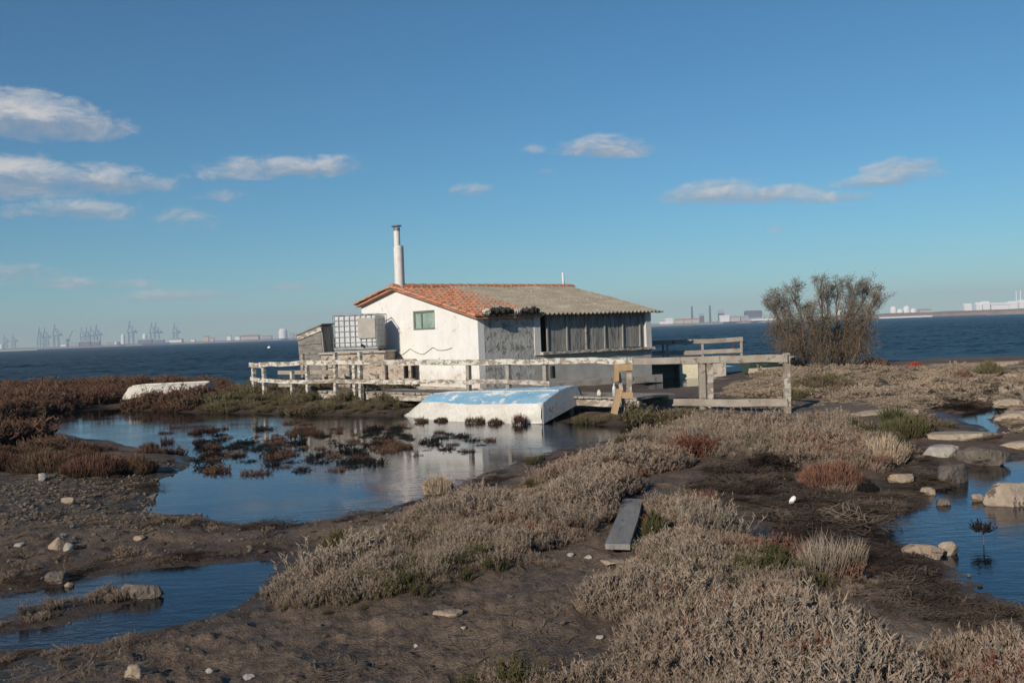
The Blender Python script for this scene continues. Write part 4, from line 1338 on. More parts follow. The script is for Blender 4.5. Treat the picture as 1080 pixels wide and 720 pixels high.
# plank laid over the mud
p0 = P(652, 581, .20); p1 = P(668, 531, .20)
plk = thing('plank', 'long grey plank laid as a footbridge over the marsh mud', 'plank', (p0.x, p0.y, .0), math.atan2(p1.y - p0.y, p1.x - p0.x))
PL = (p1 - p0).to_2d().length
zp0, zp1 = max(H(p0.x, p0.y), 0) + .05, max(H(p1.x, p1.y), 0) + .08
b = MB(); b.beam((0, 0, zp0), (PL, 0, zp1), .20, .045, .03, .004); b.build('board', M_STEELWOOD if 'M_STEELWOOD' in globals() else noisy('bleached_plank', (.19, .18, .168), (.30, .285, .265), 2, .85, .004, (1, 8, 1), (.17, .165, .16), .62, 30), plk)
for (xx, zz) in ((.25, zp0), (PL - .3, zp1)):
    b = MB(); b.beam((xx, -.10, zz - .06), (xx, .10, zz - .06), .09, .09); b.build('bearer', M_WOODGREY, plk)

# white float on the dark wrack
q = G(836, 530)
fl = thing('fishing_float', 'small white oval fishing float lying on the dark wrack', 'float', q + Vector((0, 0, .03)), R(40), rot=(R(20), R(35), R(40)))
MB().tube([(0, 0, -.048), (0, 0, -.043), (0, 0, -.026), (0, 0, 0), (0, 0, .026), (0, 0, .043), (0, 0, .048)], [.006, .018, .026, .029, .026, .018, .006], 14).build('float_body', plain('float_white', (.82, .80, .77), .5), fl, smooth=True)
MB().tube([(0, 0, .045), (0, 0, .056)], .008, 8).build('eyelet', M_DARK, fl)
# ------------------------------------------------------------------ rocks
import bmesh
from mathutils import noise as mnoise
M_ROCK = noisy('limestone', (.27, .215, .165), (.45, .37, .29), 3.5, .93, .03, (1, 1, 1), (.12, .095, .075), .60, 16)
M_ROCKD = noisy('dark_rock', (.10, .085, .075), (.22, .185, .155), 3.5, .93, .04, (1, 1, 1), (.36, .31, .25), .68, 16)
M_ROCKP = noisy('pale_slab', (.32, .26, .195), (.46, .375, .285), 1.8, .93, .03, (1, 1, 1), (.20, .16, .125), .57, 14)
M_ROCKG = noisy('grey_slab', (.26, .245, .22), (.42, .395, .355), 3, .93, .03, (1, 1, 1), (.14, .12, .10), .60, 14)
M_ROCKT = noisy('tan_stone', (.27, .205, .15), (.38, .30, .225), 5, .93, .02, (1, 1, 1), (.22, .16, .12), .64, 24)
CR = [0]


def rock_mesh(seed, sub=3, rough=.35, flat=.25, freq=1.2):
    bm = bmesh.new(); bmesh.ops.create_icosphere(bm, subdivisions=sub, radius=1)
    off = Vector((seed * 3.7, seed * 1.9, seed * 5.3))
    for v in bm.verts:
        p = v.co.copy()
        d = 1 + rough * mnoise.fractal(p * freq + off, 1.0, 2.0, 4) + .10 * mnoise.noise(p * 4.5 + off) + .05 * mnoise.noise(p * 11 + off)
        # facets: clamp against a few random planes
        v.co = p * d
    rg = random.Random(seed)
    for k in range(15):
        nn = Vector((rg.gauss(0, 1), rg.gauss(0, 1), rg.gauss(0, .8))).normalized(); lim = rg.uniform(.52, .88)
        for v in bm.verts:
            e = v.co.dot(nn) - lim
            if e > 0: v.co -= nn * e * .93
    for v in bm.verts:
        v.co *= 1 + .035 * mnoise.noise(v.co * 6 + off) + .02 * mnoise.noise(v.co * 14 + off)
    for v in bm.verts:
        if v.co.z > 1 - flat: v.co.z = 1 - flat + (v.co.z - 1 + flat) * .25
    zs = [v.co.z for v in bm.verts]; xs = [v.co.x for v in bm.verts]; ys = [v.co.y for v in bm.verts]
    for v in bm.verts:
        v.co.x = (v.co.x - (max(xs) + min(xs)) / 2) / (max(xs) - min(xs)); v.co.y = (v.co.y - (max(ys) + min(ys)) / 2) / (max(ys) - min(ys)); v.co.z = (v.co.z - min(zs)) / (max(zs) - min(zs))
    me = bpy.data.meshes.new('rock'); bm.to_mesh(me); bm.free()
    me.polygons.foreach_set('use_smooth', [True] * len(me.polygons))
    return me


def rock(px, py, wpx, hpx, label, mat=None, depth=.8, rz=0.0, flat=.25, rough=.35, name='rock', sub=4, sink=.3, z=None):
    CR[0] += 1
    q = G(px, py) if z is None else P(px, py, z)
    k = q.y / 1050
    w, h = wpx * k, hpx * k
    me = rock_mesh(CR[0] + 3, sub, rough, flat)
    me.materials.append(mat or M_ROCK)
    o = bpy.data.objects.new(name, me); COL.objects.link(o)
    hh = h / (1 - sink)
    me.transform(Matrix.Diagonal((w, w * depth, hh, 1)))
    # py is the foot of the near face: the middle lies half a depth further off
    o.location = (q.x, q.y + w * depth * .42, q.z - hh * sink)
    o.rotation_euler = (0, 0, rz)
    tag(o, label, 'rock')
    CLEAR.append((o.location.x, o.location.y, w * .42))
    return o


rock(936, 440, 76, 8, 'long smooth pale sandstone slab lying flat in the scrub right of the barrier', M_ROCKP, .35, .02, .55, .12, sink=.35)
rock(1024, 466, 80, 9, 'big tan flat slab nearest behind the right pool', M_ROCKP, .4, -.12, .5, .2)
rock(1082, 475, 46, 9, 'tan slab running out of frame right of the big flat slab', M_ROCKP, .5, -.1, .5, .2)
rock(996, 482, 42, 12, 'light grey slab tilted beside the rough boulder', M_ROCKG, .6, -.1, .5, .25)
rock(1046, 492, 56, 20, 'rough grey brown boulder on the far edge of the right pool', M_ROCKD, .7, 0, .2, .5)
rock(1008, 510, 42, 20, 'dark boulder with pale worn cap at the pool edge', M_ROCKD, .7, .3, .3, .4)
rock(953, 510, 28, 9, 'tan stone half sunk in dark wrack left of the pool', M_ROCKT, .6, .1, .3, .3)
rock(1066, 534, 50, 24, 'tan boulder standing in the right pool with wet foot', M_ROCK, .7, .1, .2, .4, z=0)
rock(1033, 529, 14, 8, 'small brown stone in the pool beside the tan boulder', M_ROCKT, .7, 0, .2, .4, z=0)
rock(997, 533, 16, 7, 'low dark stone just breaking the surface of the right pool', M_ROCKD, .7, 0, .2, .4, z=0)
rock(979, 591, 46, 16, 'smooth tan stone lying on the near bank of the right pool', M_ROCKT, .5, -.1, .35, .15, z=.0)
rock(1003, 586, 23, 15, 'knobbly brown stone next to the smooth tan stone', M_ROCK, .7, .2, .2, .5, z=.0)
rock(909, 556, 15, 9, 'tan stone poking out of the wrack bank', M_ROCKT, .7, .3, .2, .4)
rock(980, 522, 16, 8, 'brown stone at the dark corner of the right pool', M_ROCKT, .7, 0, .2, .4)
rock(1074, 402, 26, 8, 'farthest pale boulder of the rocks on the right edge', M_ROCKP, .7, 0, .3, .3)
rock(1078, 414, 36, 7, 'flat pale boulder second from the shore on the right edge', M_ROCKP, .7, .1, .4, .3)
rock(1072, 430, 40, 9, 'pale rounded boulder behind the puddle on the right edge', M_ROCKP, .7, .2, .3, .3)
rock(1074, 447, 42, 13, 'large pale boulder with green lichen beside the puddle', M_ROCKP, .7, -.2, .3, .35)
rock(1092, 428, 26, 18, 'dark boulder cut by the right edge', M_ROCKD, .7, .0, .2, .4)
rock(1038, 424, 18, 5, 'small pale boulder left of the rounded one near the puddle', M_ROCKP, .7, .3, .3, .3)
rock(1070, 386, 40, 5, 'low pale ledge rock on the shoreline at far right', M_ROCKP, .6, .0, .5, .2)
rock(58, 579, 20, 12, 'rounded pinkish stone on the mud at left', M_ROCKT, .8, .2, .2, .25, 'stone', 3)
rock(71, 580, 13, 8, 'grey stone touching the rounded pinkish stone', M_ROCKG, .8, .2, .2, .35, 'stone', 3)
rock(66, 567, 8, 5, 'small white stone behind the pinkish stone', M_ROCKG, .8, .2, .2, .35, 'stone', 3)
rock(146, 570, 13, 5, 'flat pale stone alone on the mud beside the main pond', M_ROCKT, .8, .1, .4, .2, 'stone', 3)
rock(19, 577, 12, 4, 'flat white stone at the far left of the mud', M_ROCKG, .8, .1, .4, .2, 'stone', 3)
rock(72, 620, 10, 6, 'brown stone on the far edge of the near pool', M_ROCKT, .7, .3, .2, .35, 'stone', 3)
rock(145, 632, 50, 15, 'long brown algae covered rock at the tip of the islet', M_ROCKD, .5, .12, .35, .25, sink=.35)
rock(57, 616, 24, 12, 'brown mud covered stone before the near pool', M_ROCKD, .7, .12, .3, .3)
rock(141, 716, 26, 13, 'tan stone at the bottom edge left of centre', M_ROCKT, .8, .3, .25, .3, 'stone', 4)
rock(221, 710, 10, 5, 'small pale stone right of the tan stone at the bottom', M_ROCKG, .8, .3, .25, .3, 'stone', 3)
rock(262, 717, 14, 5, 'flat pale stone in the bottom litter', M_ROCKG, .8, .3, .4, .3, 'stone', 3)
rock(472, 651, 32, 6, 'long tan stone flat on the bare mud hollow', M_ROCKT, .5, -.06, .5, .2, 'stone', 4)
rock(489, 664, 7, 3, 'small white stone on the mud hollow below the long tan stone', M_ROCKG, .7, 0, .3, .3, 'stone', 3)
rock(439, 682, 6, 3, 'tiny white stone lowest on the mud hollow', M_ROCKG, .7, 0, .3, .3, 'stone', 3)
rock(633, 674, 9, 4, 'white stone at the edge of the grey saltbush near the bottom', M_ROCKG, .7, 0, .3, .3, 'stone', 3)
rock(647, 598, 26, 5, 'tan flat stone just below the plank', M_ROCKT, .6, .0, .5, .2, 'stone', 4)
for (px, py, w, lb) in ((602, 587, 8, 'left'), (621, 589, 10, 'right')):
    rock(px, py, w, 4, f'white shell {"beside the dark hollow" if lb == "left" else "largest of those near the foot of the plank"}', M_ROCKG, .7, 0, .3, .3, 'shell', 3)
rock(44, 474 + 33, 9, 8, 'white stone in the shingle below the dark hump', M_ROCKG, .8, 0, .3, .3, 'stone', 3)
rock(70, 531, 16, 6, 'pale brown stone among the shingle at left', M_ROCKT, .7, 0, .3, .3, 'stone', 3)
rock(161, 527, 6, 6, 'round black stone standing at the pond margin', M_ROCKD, .8, 0, .2, .2, 'stone', 3)
rock(600, 424, 34, 7, 'pale rubble stone beside the stern of the blue boat', M_ROCKP, .6, .1, .4, .3, 'stone', 4)
rock(822, 386, 40, 4, 'line of pale rock under the bare tree', M_ROCKP, .6, 0, .4, .3)
rock(247, 424, 12, 8, 'pale stone in scrub right of the chalky boat', M_ROCKG, .8, 0, .2, .4, 'stone', 3)


# pebbles and shell litter: beyond counting
def pebbles():
    c = bpy.data.collections.new('pebbles')
    ms = [M_ROCKT, M_ROCKG, M_ROCKD, M_ROCKT, M_ROCKD]
    for i in range(5):
        me = rock_mesh(90 + i, 1, .4, .2); me.materials.append(ms[i]); o = bpy.data.objects.new('pebble', me); c.objects.link(o)
    big = [pp([(-80, 700), (0, 690), (130, 680), (280, 640), (420, 640), (560, 625), (640, 660), (560, 690), (440, 712), (400, 760), (-80, 800)], .05),
           pp([(-40, 640), (-40, 560), (160, 540), (300, 555), (420, 545), (280, 592), (100, 606)], .05)]
    p = np.concatenate([sample(SHINGLE, 170, seed=31), sample(big, 22, seed=32), sample([pp([(560, 580), (650, 585), (640, 605), (580, 600)], .05)], 60, seed=33), sample(WRACK[:1], 8, seed=34)])
    f = fields(p[:, 0], p[:, 1]); gn = fbm(p[:, 0] * 2, p[:, 1] * 2, 3, 8)
    ok = (f['land'] > -.05) & (gn > .42); p = p[ok]; h = f['h'][ok]; n = len(p)
    rg = np.random.default_rng(4)
    s = .012 + .028 * rg.random(n) ** 3 + .012 * (p[:, 1] > 9)
    scl = np.stack([s * rg.uniform(.8, 1.6, n), s, s * rg.uniform(.4, .9, n)], -1)
    rot = np.stack([rg.normal(0, .3, n), rg.normal(0, .3, n), rg.uniform(0, 6.28, n)], -1)
    gn_scatter('shingle', c, np.stack([p[:, 0], p[:, 1], h - s * .1], -1), rot, scl, 'scattered pebbles and shell litter on the mud', 2, 5)
    print('pebbles', n)


# ------------------------------------------------------------------ tree
M_BARK = noisy('tamarisk_bark', (.10, .078, .06), (.17, .135, .108), 6, .95, .02, (1, 1, .3))
M_TWIG = plant_mat('tamarisk_twigs', (.255, .23, .20), (.255, .23, .20), (.22, .20, .15), .6)
M_FROND = plant_mat('tamarisk_fronds', (.185, .155, .115), (.20, .15, .10), (.14, .13, .075), .7)


def tamarisk():
    q = G(868, 386)
    o = thing('tamarisk_tree', 'bare bushy tamarisk tree with many stems on the far shore', 'tree', q)
    rg = np.random.default_rng(5); rd = random.Random(5)
    tb = MB(); V = []; F = []; V2 = []; F2 = []
    roots = [Vector((x, rd.uniform(-.45, .45), -.08)) for x in (-.95, -.6, -.25, .05, .4, .75, 1.0)]
    # clumps of the crown: place across the tree, height, size, kind (0 airy top, 1 brown lower growth)
    clumps = [(818, 312, 12, 0), (828, 322, 13, 0), (836, 304, 12, 0), (850, 322, 9, 0), (866, 297, 12, 0), (872, 310, 10, 0), (884, 301, 13, 0), (902, 300, 11, 0), (903, 312, 12, 0),
              (920, 301, 12, 0), (927, 311, 12, 0), (921, 323, 12, 0), (895, 325, 11, 0), (835, 336, 13, 0), (857, 332, 11, 0), (812, 322, 8, 0), (915, 336, 13, 0), (875, 335, 10, 0),
              (822, 350, 12, 1), (842, 354, 14, 1), (860, 352, 13, 1), (895, 345, 14, 1), (909, 352, 14, 1), (880, 358, 13, 1), (832, 370, 13, 1), (850, 374, 12, 1), (870, 374, 12, 1), (889, 372, 14, 1), (905, 370, 12, 1)]
    for (px, py, rp, kind) in clumps:
        Y = q.y + rd.uniform(-.9, .9)
        c = PD(px, py, Y) - q; R_ = rp * Y / 1050 * (1.12 if kind == 0 else 1.2)
        base = min(roots, key=lambda b: abs(b.x - c.x * .55) + rd.uniform(0, .5))
        mid = base.lerp(c, .5) + Vector((-(c.x - base.x) * .18 + rd.gauss(0, .08), rd.gauss(0, .12), .10))
        pts = []; rr = []
        r0_ = rd.uniform(.03, .065) if kind == 0 else .022
        for k in range(9):
            t = k / 8
            p = base * (1 - t) ** 2 + mid * (2 * t * (1 - t)) + c * t * t
            pts.append(p + Vector((rd.gauss(0, .025), rd.gauss(0, .025), 0)) * min(1, k)); rr.append(r0_ * (1 - .75 * t))
        tb.tube(pts, rr, 6, cap=False)
        subs = []
        for k in range(9 if kind == 0 else 4):
            a0 = pts[rd.randint(5, 8)]
            d = Vector((rd.gauss(0, 1), rd.gauss(0, 1), rd.gauss(.35, .8))).normalized()
            e = c + d * R_ * rd.uniform(.5, .95)
            m_ = a0.lerp(e, .5) + Vector((rd.gauss(0, .06), rd.gauss(0, .06), rd.uniform(-.02, .08)))
            tb.tube([a0, m_, e], [.016, .011, .005], 4, cap=False)
            for t in (.35, .55, .75, .9, 1.0): subs.append(a0.lerp(m_, t * 2) if t < .5 else m_.lerp(e, t * 2 - 1))
        n = 950 if kind == 0 else 620
        for k in range(n):
            if kind == 0:
                p = np.array(subs[rd.randint(0, len(subs) - 1)]) + np.array([rd.gauss(0, .09), rd.gauss(0, .09), rd.gauss(0, .08)]) * (R_ / .5)
                d = p - np.array(c); d = d / (np.linalg.norm(d) + .05) * .4 + np.array([rd.gauss(0, .6), rd.gauss(0, .6), rd.gauss(.25, .6)])
                d /= np.linalg.norm(d)
                add_spike(V, F, p, d, rd.uniform(.05, .16), .0062, np.array([rd.gauss(0, .4), rd.gauss(0, .4), rd.gauss(-.1, .4)]))
            else:
                g = np.array([rd.gauss(0, .48), rd.gauss(0, .6), rd.gauss(0, .55)]) * R_
                d = np.array([rd.gauss(0, .45), rd.gauss(0, .45), rd.uniform(.3, 1.2)]); d /= np.linalg.norm(d)
                if c.z + g[2] < 0: g[2] = -c.z + rd.uniform(0, .2)
                add_spike(V2, F2, np.array(c) + g, d, rd.uniform(.10, .28), .0085, np.array([rd.gauss(0, .3), rd.gauss(0, .3), .1]))
    tb.build('trunk', M_BARK, o, smooth=True)
    for nm, VV, FF, mt in (('crown', V, F, M_TWIG), ('foliage', V2, F2, M_FROND)):
        me = bpy.data.meshes.new(nm); me.from_pydata([tuple(v) for v in VV], [], FF); me.materials.append(mt); me.update()
        c = bpy.data.objects.new(nm, me); COL.objects.link(c); c.parent = o
        if nm == 'foliage': tag(c, 'brown feathery lower growth')


tamarisk()


# ------------------------------------------------------------------ single shrubs
def shrub(name, px, py, wpx, hpx, label, mat, seed, cat='shrub', n=1500, z=None, r=.005, group=None, upright=.6, depth=.8, leng=.30):
    q = G(px, py) if z is None else P(px, py, z)
    k = q.y / 1050; w = wpx * k / 2; h = hpx * k
    rg = np.random.default_rng(seed); V = []; F = []
    for i in range(n):
        a = rg.uniform(0, 6.283); rr = math.sqrt(rg.random())
        lump = .75 + .5 * float(vnoise(np.array([math.cos(a) * 1.7 + seed]), np.array([math.sin(a) * 1.7 + rr]), seed)[0])
        x = math.cos(a) * rr * w * .8; y = math.sin(a) * rr * w * depth * .8
        top = h * math.sqrt(max(.05, 1 - rr * rr)) * lump
        zb = top * rg.random() ** .7 * (1 - leng)
        d = np.array([math.cos(a) * rr * (1.2 - upright) + rg.normal(0, .3), math.sin(a) * rr * (1.2 - upright) + rg.normal(0, .3), .5 + upright]); d /= np.linalg.norm(d)
        add_spike(V, F, np.array([x, y, zb - .02]), d, h * leng * rg.uniform(.5, 1.25), r, np.array([rg.normal(0, .3), rg.normal(0, .3), .2]))
    me = bpy.data.meshes.new(name); me.from_pydata([tuple(v) for v in V], [], F); me.materials.append(mat); me.update()
    o = bpy.data.objects.new(name, me); COL.objects.link(o)
    o.location = (q.x, q.y + w * depth * .5, q.z)
    tag(o, label, cat, group)
    CLEAR.append((q.x, q.y + w * depth * .5, w * .6))
    return o


shrub('saltwort_shrub', 882, 514, 84, 30, 'reddish saltwort shrub on the near bank above the dark wrack', M_RED, 1, n=2600, r=.0045)
shrub('saltwort_shrub', 935, 490, 60, 36, 'grey brown bushy shrub between red saltwort and the boulders', M_PLAIN, 2, n=1700, r=.0045)
shrub('glasswort_shrub', 958, 462, 66, 28, 'dark green sprigged shrub before the long sandstone slab', M_GREEN, 3, n=1900, r=.006)
shrub('glasswort_shrub', 943, 446, 26, 22, 'tall dark sprig rising in front of the sandstone slab', M_GREEN, 4, n=300, r=.006, leng=.55)
shrub('saltwort_shrub', 916, 519, 30, 14, 'low brown shrub hanging over the dark pool corner', M_DARK, 5, n=900, r=.0045)
shrub('red_shrub', 925, 386, 36, 10, 'low rust red shrub beside the bare tree foot', M_RUST, 6, n=1100, r=.011)
shrub('saltwort_shrub', 1046, 396, 36, 18, 'brown shrub near the rocks on the right shore', M_OLIVE, 7, n=900, r=.011)
shrub('saltwort_shrub', 1018, 404, 26, 16, 'tawny shrub left of the brown shore shrub', M_RUST, 8, n=800, r=.010)
shrub('glasswort_shrub', 878, 412, 56, 20, 'olive and tawny bush right of the barrier end post', M_OLIVE, 9, n=2000, r=.010)
shrub('glasswort_shrub', 912, 417, 30, 10, 'small green bush beside the olive bush and the rill', M_GREEN, 10, n=800, r=.009)
shrub('glasswort_shrub', 838, 420, 30, 13, 'olive tuft right behind the barrier end post', M_OLIVE, 11, n=800, r=.009)
shrub('saltwort_shrub', 803, 381, 22, 11, 'dark shrub behind the green rowing boat', M_DARK, 12, n=600, r=.011)
shrub('saltwort_shrub', 842, 390, 16, 14, 'dark tuft right of the rowing boat bow', M_DARK, 13, n=500, r=.011)
shrub('red_shrub', 966, 387, 17, 6, 'small bright red mound of saltwort on the far shoreline', plant_mat('bright_red', (.30, .05, .03), (.52, .085, .05), (.40, .07, .05), .4), 14, n=1600, r=.012)
shrub('pond_grass', 462, 521, 38, 24, 'straw grey grass tuft at the pond edge in the white reflection', M_PLAIN, 15, 'grass tuft', n=900, z=.01, r=.0045, upright=.9, leng=.45)
shrub('pond_grass', 548, 448, 18, 15, 'brown grass tuft against the hull near the stern of the blue boat', M_RUST, 16, 'grass tuft', n=200, z=.0, r=.005, upright=.9, leng=.55, depth=.4)
shrub('pond_grass', 500, 446, 26, 10, 'brown grass fringe against the middle of the white hull', M_RUST, 17, 'grass tuft', n=200, z=.0, r=.005, upright=.9, leng=.55, depth=.4)
shrub('pond_grass', 466, 444, 22, 6, 'low brown fringe at the waterline near the bow of the blue boat', M_RUST, 18, 'grass tuft', n=320, z=.0, r=.006, upright=.9, leng=.4, depth=.4)
shrub('pond_grass', 522, 447, 18, 9, 'thin brown fringe between the two larger tufts along the white hull', M_RUST, 19, 'grass tuft', n=260, z=.0, r=.006, upright=.9, leng=.4, depth=.4)
shrub('glasswort_shrub', 690, 568, 22, 34, 'green and red glasswort growing close along the right side of the plank', M_GREEN, 20, n=800, r=.004)
shrub('glasswort_shrub', 357, 580, 42, 26, 'yellowish green patch on the left saltbush mound', M_GREEN, 21, n=700, r=.004)
_q = P(1037, 574, 0); _o = thing('dead_plant', 'dead brown seed head on a thin stalk standing in the right pool', 'plant', (_q.x, _q.y, 0))
MB().tube([(0, 0, -.1), (.005, 0, .08), (0, 0, .17)], .006, 5).build('stalk', M_BARK, _o)
_me = tuft_mesh('seed_head', 77, 60, .11, .06, 1.0, .004, 6, .03, .2); _me.materials.append(M_DARK)
_c = bpy.data.objects.new('seed_head', _me); COL.objects.link(_c); _c.parent = _o; _c.location = (0, 0, .13)
for k, (px, py, w, h) in enumerate(((35, 498, 90, 24), (92, 503, 84, 26), (138, 500, 56, 22), (-15, 498, 80, 26))):
    shrub('saltwort_shrub', px, py, w, h, ('dark rust saltwort on the hump left of the main pond', 'tallest dark saltwort bush in the middle of the left hump', 'dark saltwort at the pond end of the left hump', 'rust saltwort bush cut by the left edge')[k], M_RUST, 40 + k, n=3200, r=.005)
for k, (px, py, w, h, nn, lb) in enumerate(((872, 610, 60, 52, 60, 'taller dry stems rising above the saltbush near the wrack bank'), (903, 598, 34, 40, 24, 'sparse dry stems at the edge of the wrack bank'))):
    shrub('dry_grass', px, py, w, h, lb, (M_GREY, M_STRAW)[k], 60 + k, 'dry grass', n=nn * 6, r=.0022, upright=.8, leng=.5)

# dark saltwort clumps standing in the pond: alike, one group
def pond_clumps():
    meshes = []
    for i in range(6):
        me = tuft_mesh('pond_clump', 700 + i, 60, .20, .14, .7, .0055, 8, .05, .25); me.materials.append((M_DARK, M_RUST, M_DARK)[i % 3]); meshes.append(me)
    rg = np.random.default_rng(21); n = 0; used = []
    tries = 0
    while n < 105 and tries < 5000:
        tries += 1
        px = rg.uniform(205, 520); c = 458 + (px - 205) * .06
        if px < 420: py = rg.normal(468 + 12 * math.sin((px - 200) / 60), 13)
        else: py = rg.normal(464, 7)
        if not 450 < py < 500: continue
        if px > 440 and rg.random() < .45: continue
        q = P(px, py, 0)
        if any((q.x - a) ** 2 + (q.y - b_) ** 2 < .10 for a, b_ in used): continue
        used.append((q.x, q.y))
        o = bpy.data.objects.new('saltwort_clump', meshes[n % 6]); COL.objects.link(o)
        s = rg.uniform(.45, 1.0) * (.8 if px > 420 else 1)
        o.location = (q.x, q.y, -.03); o.rotation_euler = (0, 0, rg.uniform(0, 6.28)); o.scale = (s * rg.uniform(1, 1.6), s * rg.uniform(1, 1.6), s * rg.uniform(.55, 1.0))
        tag(o, 'dark brown saltwort clump standing in the shallow pond before the boat', 'plant', 'saltwort clumps in the pond')
        n += 1
pond_clumps()
for k, (px, py, w, h) in enumerate(((167, 527, 0, 0),)):
    pass
# ------------------------------------------------------------------ far shore across the gulf
M_SHORE = noisy('far_shore_land', (.16, .13, .11), (.26, .22, .18), .01, .95, .0)
M_DIKE = noisy('stone_dike', (.17, .115, .085), (.26, .185, .14), .05, .95, .0)
M_CRANE = plain('crane_blue', (.075, .16, .27), .6)
M_FWHITE = plain('far_white', (.80, .80, .78), .7, .2, 0, .1)
M_FGREY = plain('far_grey', (.35, .36, .38), .8)
M_FRED = plain('far_roof', (.42, .20, .14), .8)
M_FBEIGE = plain('far_beige', (.55, .47, .38), .8)
M_FDARK = plain('far_dark', (.10, .11, .14), .8)


def far_strip(name, pts, depth, mat, label):
    """low land seen across the water: pts = (px, distance, height)"""
    b = MB(); vs = []
    for (px, Y, h) in pts:
        d = ray(px, 350); x = d.x / d.y * Y
        vs += [(x, Y, -1), (x, Y + .3 * h, h * .55), (x * (1 + 15 / Y), Y + 15, h), (x * (1 + depth / Y), Y + depth, h), (x * (1 + depth / Y), Y + depth, -1)]
    fs = []
    for i in range(len(pts) - 1):
        for k in range(4): fs.append((i * 5 + k, (i + 1) * 5 + k, (i + 1) * 5 + k + 1, i * 5 + k + 1))
    b.add(vs, fs); o = b.build(name, mat)
    return tag(o, label, None, None, 'structure')


DL = 4000.0
rgf = random.Random(9)
far_strip('far_shore', [(x, DL - (0 if x < 400 else (x - 400) * 2.5), 6 + 2 * rgf.random()) for x in range(-700, 960, 20)], 600, M_SHORE, 'low hazy shore across the water behind the cranes')
far_strip('stone_dike', [(x, 2200 - (x - 860) * .9, 9 + 1.5 * rgf.random()) for x in range(860, 1900, 20)], 60, M_DIKE, 'brown stone dike running along the water at right')


def far(px, Y, name, label, cat, group=None):
    d = ray(px, 350)
    return thing(name, label, cat, (d.x / d.y * Y, Y, 6), 0, group)


# ship to shore cranes with raised booms
def make_crane():
    o = thing('harbour_crane', '', 'crane')
    b = MB()
    for x in (-9, 9):
        for y in (-10, 10): b.beam((x, y, 0), (x * .9, y * .8, 44), 2.6, 2.6, 0, 0, (1, 0, 0))
    for x in (-9, 9): b.beam((x, -10, 16), (x, 10, 16), 2.2, 2.2)
    for y in (-9, 9): b.beam((-9, y, 30), (9, y, 30), 2.2, 2.2)
    b.build('portal_frame', M_CRANE, o)
    b = MB(); b.beam((26, 0, 45), (-14, 0, 45), 4.5, 4.5); b.box(12, 22, -4, 4, 47, 53); b.build('girder', M_CRANE, o)
    b = MB(); b.beam((-12, 0, 46), (-2, 0, 92), 3.2, 4.0, 0, 0, (0, 1, 0)); b.build('boom', M_CRANE, o)
    b = MB(); b.beam((8, 0, 45), (-3, 0, 72), 2.2, 2.2, 0, 0, (0, 1, 0)); b.beam((8, 0, 45), (6, 0, 72), 2.0, 2.0, 0, 0, (0, 1, 0)); b.beam((6, 0, 71), (-3, 0, 72), 1.6, 1.6); b.beam((6, 0, 71), (22, 0, 47), 1.2, 1.2); b.build('mast', M_CRANE, o)
    return o


proto = make_crane()
cranes = [(5, .62, 'faint blue crane farthest left on the far shore'), (14, .62, 'small faint crane second from the left edge'), (42, .86, 'blue crane leftmost of the three with steep raised booms'),
          (48, .86, 'blue crane in the middle of the three steep boomed ones'), (59, 1.0, 'tallest blue crane right of the steep boomed pair'), (87, .80, 'blue crane leftmost in the cluster of four'),
          (92, .80, 'blue crane second from left in the cluster of four'), (97, .86, 'blue crane third from left in the cluster of four'), (102.5, .9, 'blue crane rightmost in the cluster of four'),
          (138, 1.02, 'tall lone crane beside the white tanks'), (161, .92, 'blue crane left one of the pair before the lone right crane'), (165.5, .90, 'blue crane right one of the pair past the white tanks'),
          (185, .86, 'blue crane farthest right on the far shore')]
for i, (px, s, lb) in enumerate(cranes):
    o = proto if i == 0 else copy_tree(proto)
    d = ray(px, 350); Y = DL + 60
    o.location = (d.x / d.y * Y, Y, 7); o.scale = (s, s, s); o.rotation_euler = (0, 0, R(rgf.uniform(-20, 20)))
    o['label'] = lb; o['group'] = 'harbour cranes on the far shore'
o = far(71, DL + 30, 'dockside_crane', 'small dark jib crane between the two groups of blue cranes', 'crane')
b = MB(); b.beam((0, 0, 0), (0, 0, 26), 6, 6, 0, 0, (1, 0, 0)); b.box(-6, 6, -5, 5, 20, 30); b.build('tower', M_FDARK, o)
b = MB(); b.beam((2, 0, 26), (22, 0, 62), 2.4, 2.4, 0, 0, (0, 1, 0)); b.build('jib', M_FDARK, o)


def building(px, w, h, Y, name, label, cat, wall, roof, kind='gable', group=None):
    o = far(px, Y, name, label, cat, group)
    k = Y / 1050; W = w * k; Hh = h * k; D = max(12, W * .5)
    if kind == 'tank':
        b = MB(); b.tube([(0, 0, 0), (0, 0, Hh * .75)], W / 2, 18); b.build('shell', wall, o)
        b = MB(); b.tube([(0, 0, Hh * .75), (0, 0, Hh * .9), (0, 0, Hh)], [W * .5, W * .36, W * .02], 18); b.build('dome', roof, o)
    elif kind == 'stack':
        b = MB(); b.tube([(0, 0, 0), (0, 0, Hh)], [W * .5, W * .34], 10); b.build('shaft', wall, o)
        b = MB(); b.tube([(0, 0, Hh), (0, 0, Hh * 1.04)], [W * .42, W * .42], 10); b.build('rim', roof, o)
    else:
        b = MB().box(-W / 2, W / 2, 0, D, 0, Hh * .72)
        b.build('wall', wall, o)
        b = MB(); e = W * .03
        b.add([(-W / 2 - e, -e, Hh * .72), (W / 2 + e, -e, Hh * .72), (W / 2 + e, D + e, Hh * .72), (-W / 2 - e, D + e, Hh * .72), (-W / 2 - e, D / 2, Hh), (W / 2 + e, D / 2, Hh)],
              [(0, 1, 5, 4), (2, 3, 4, 5), (0, 4, 3), (1, 2, 5), (3, 2, 1, 0)]); b.build('roof', roof, o)
    return o


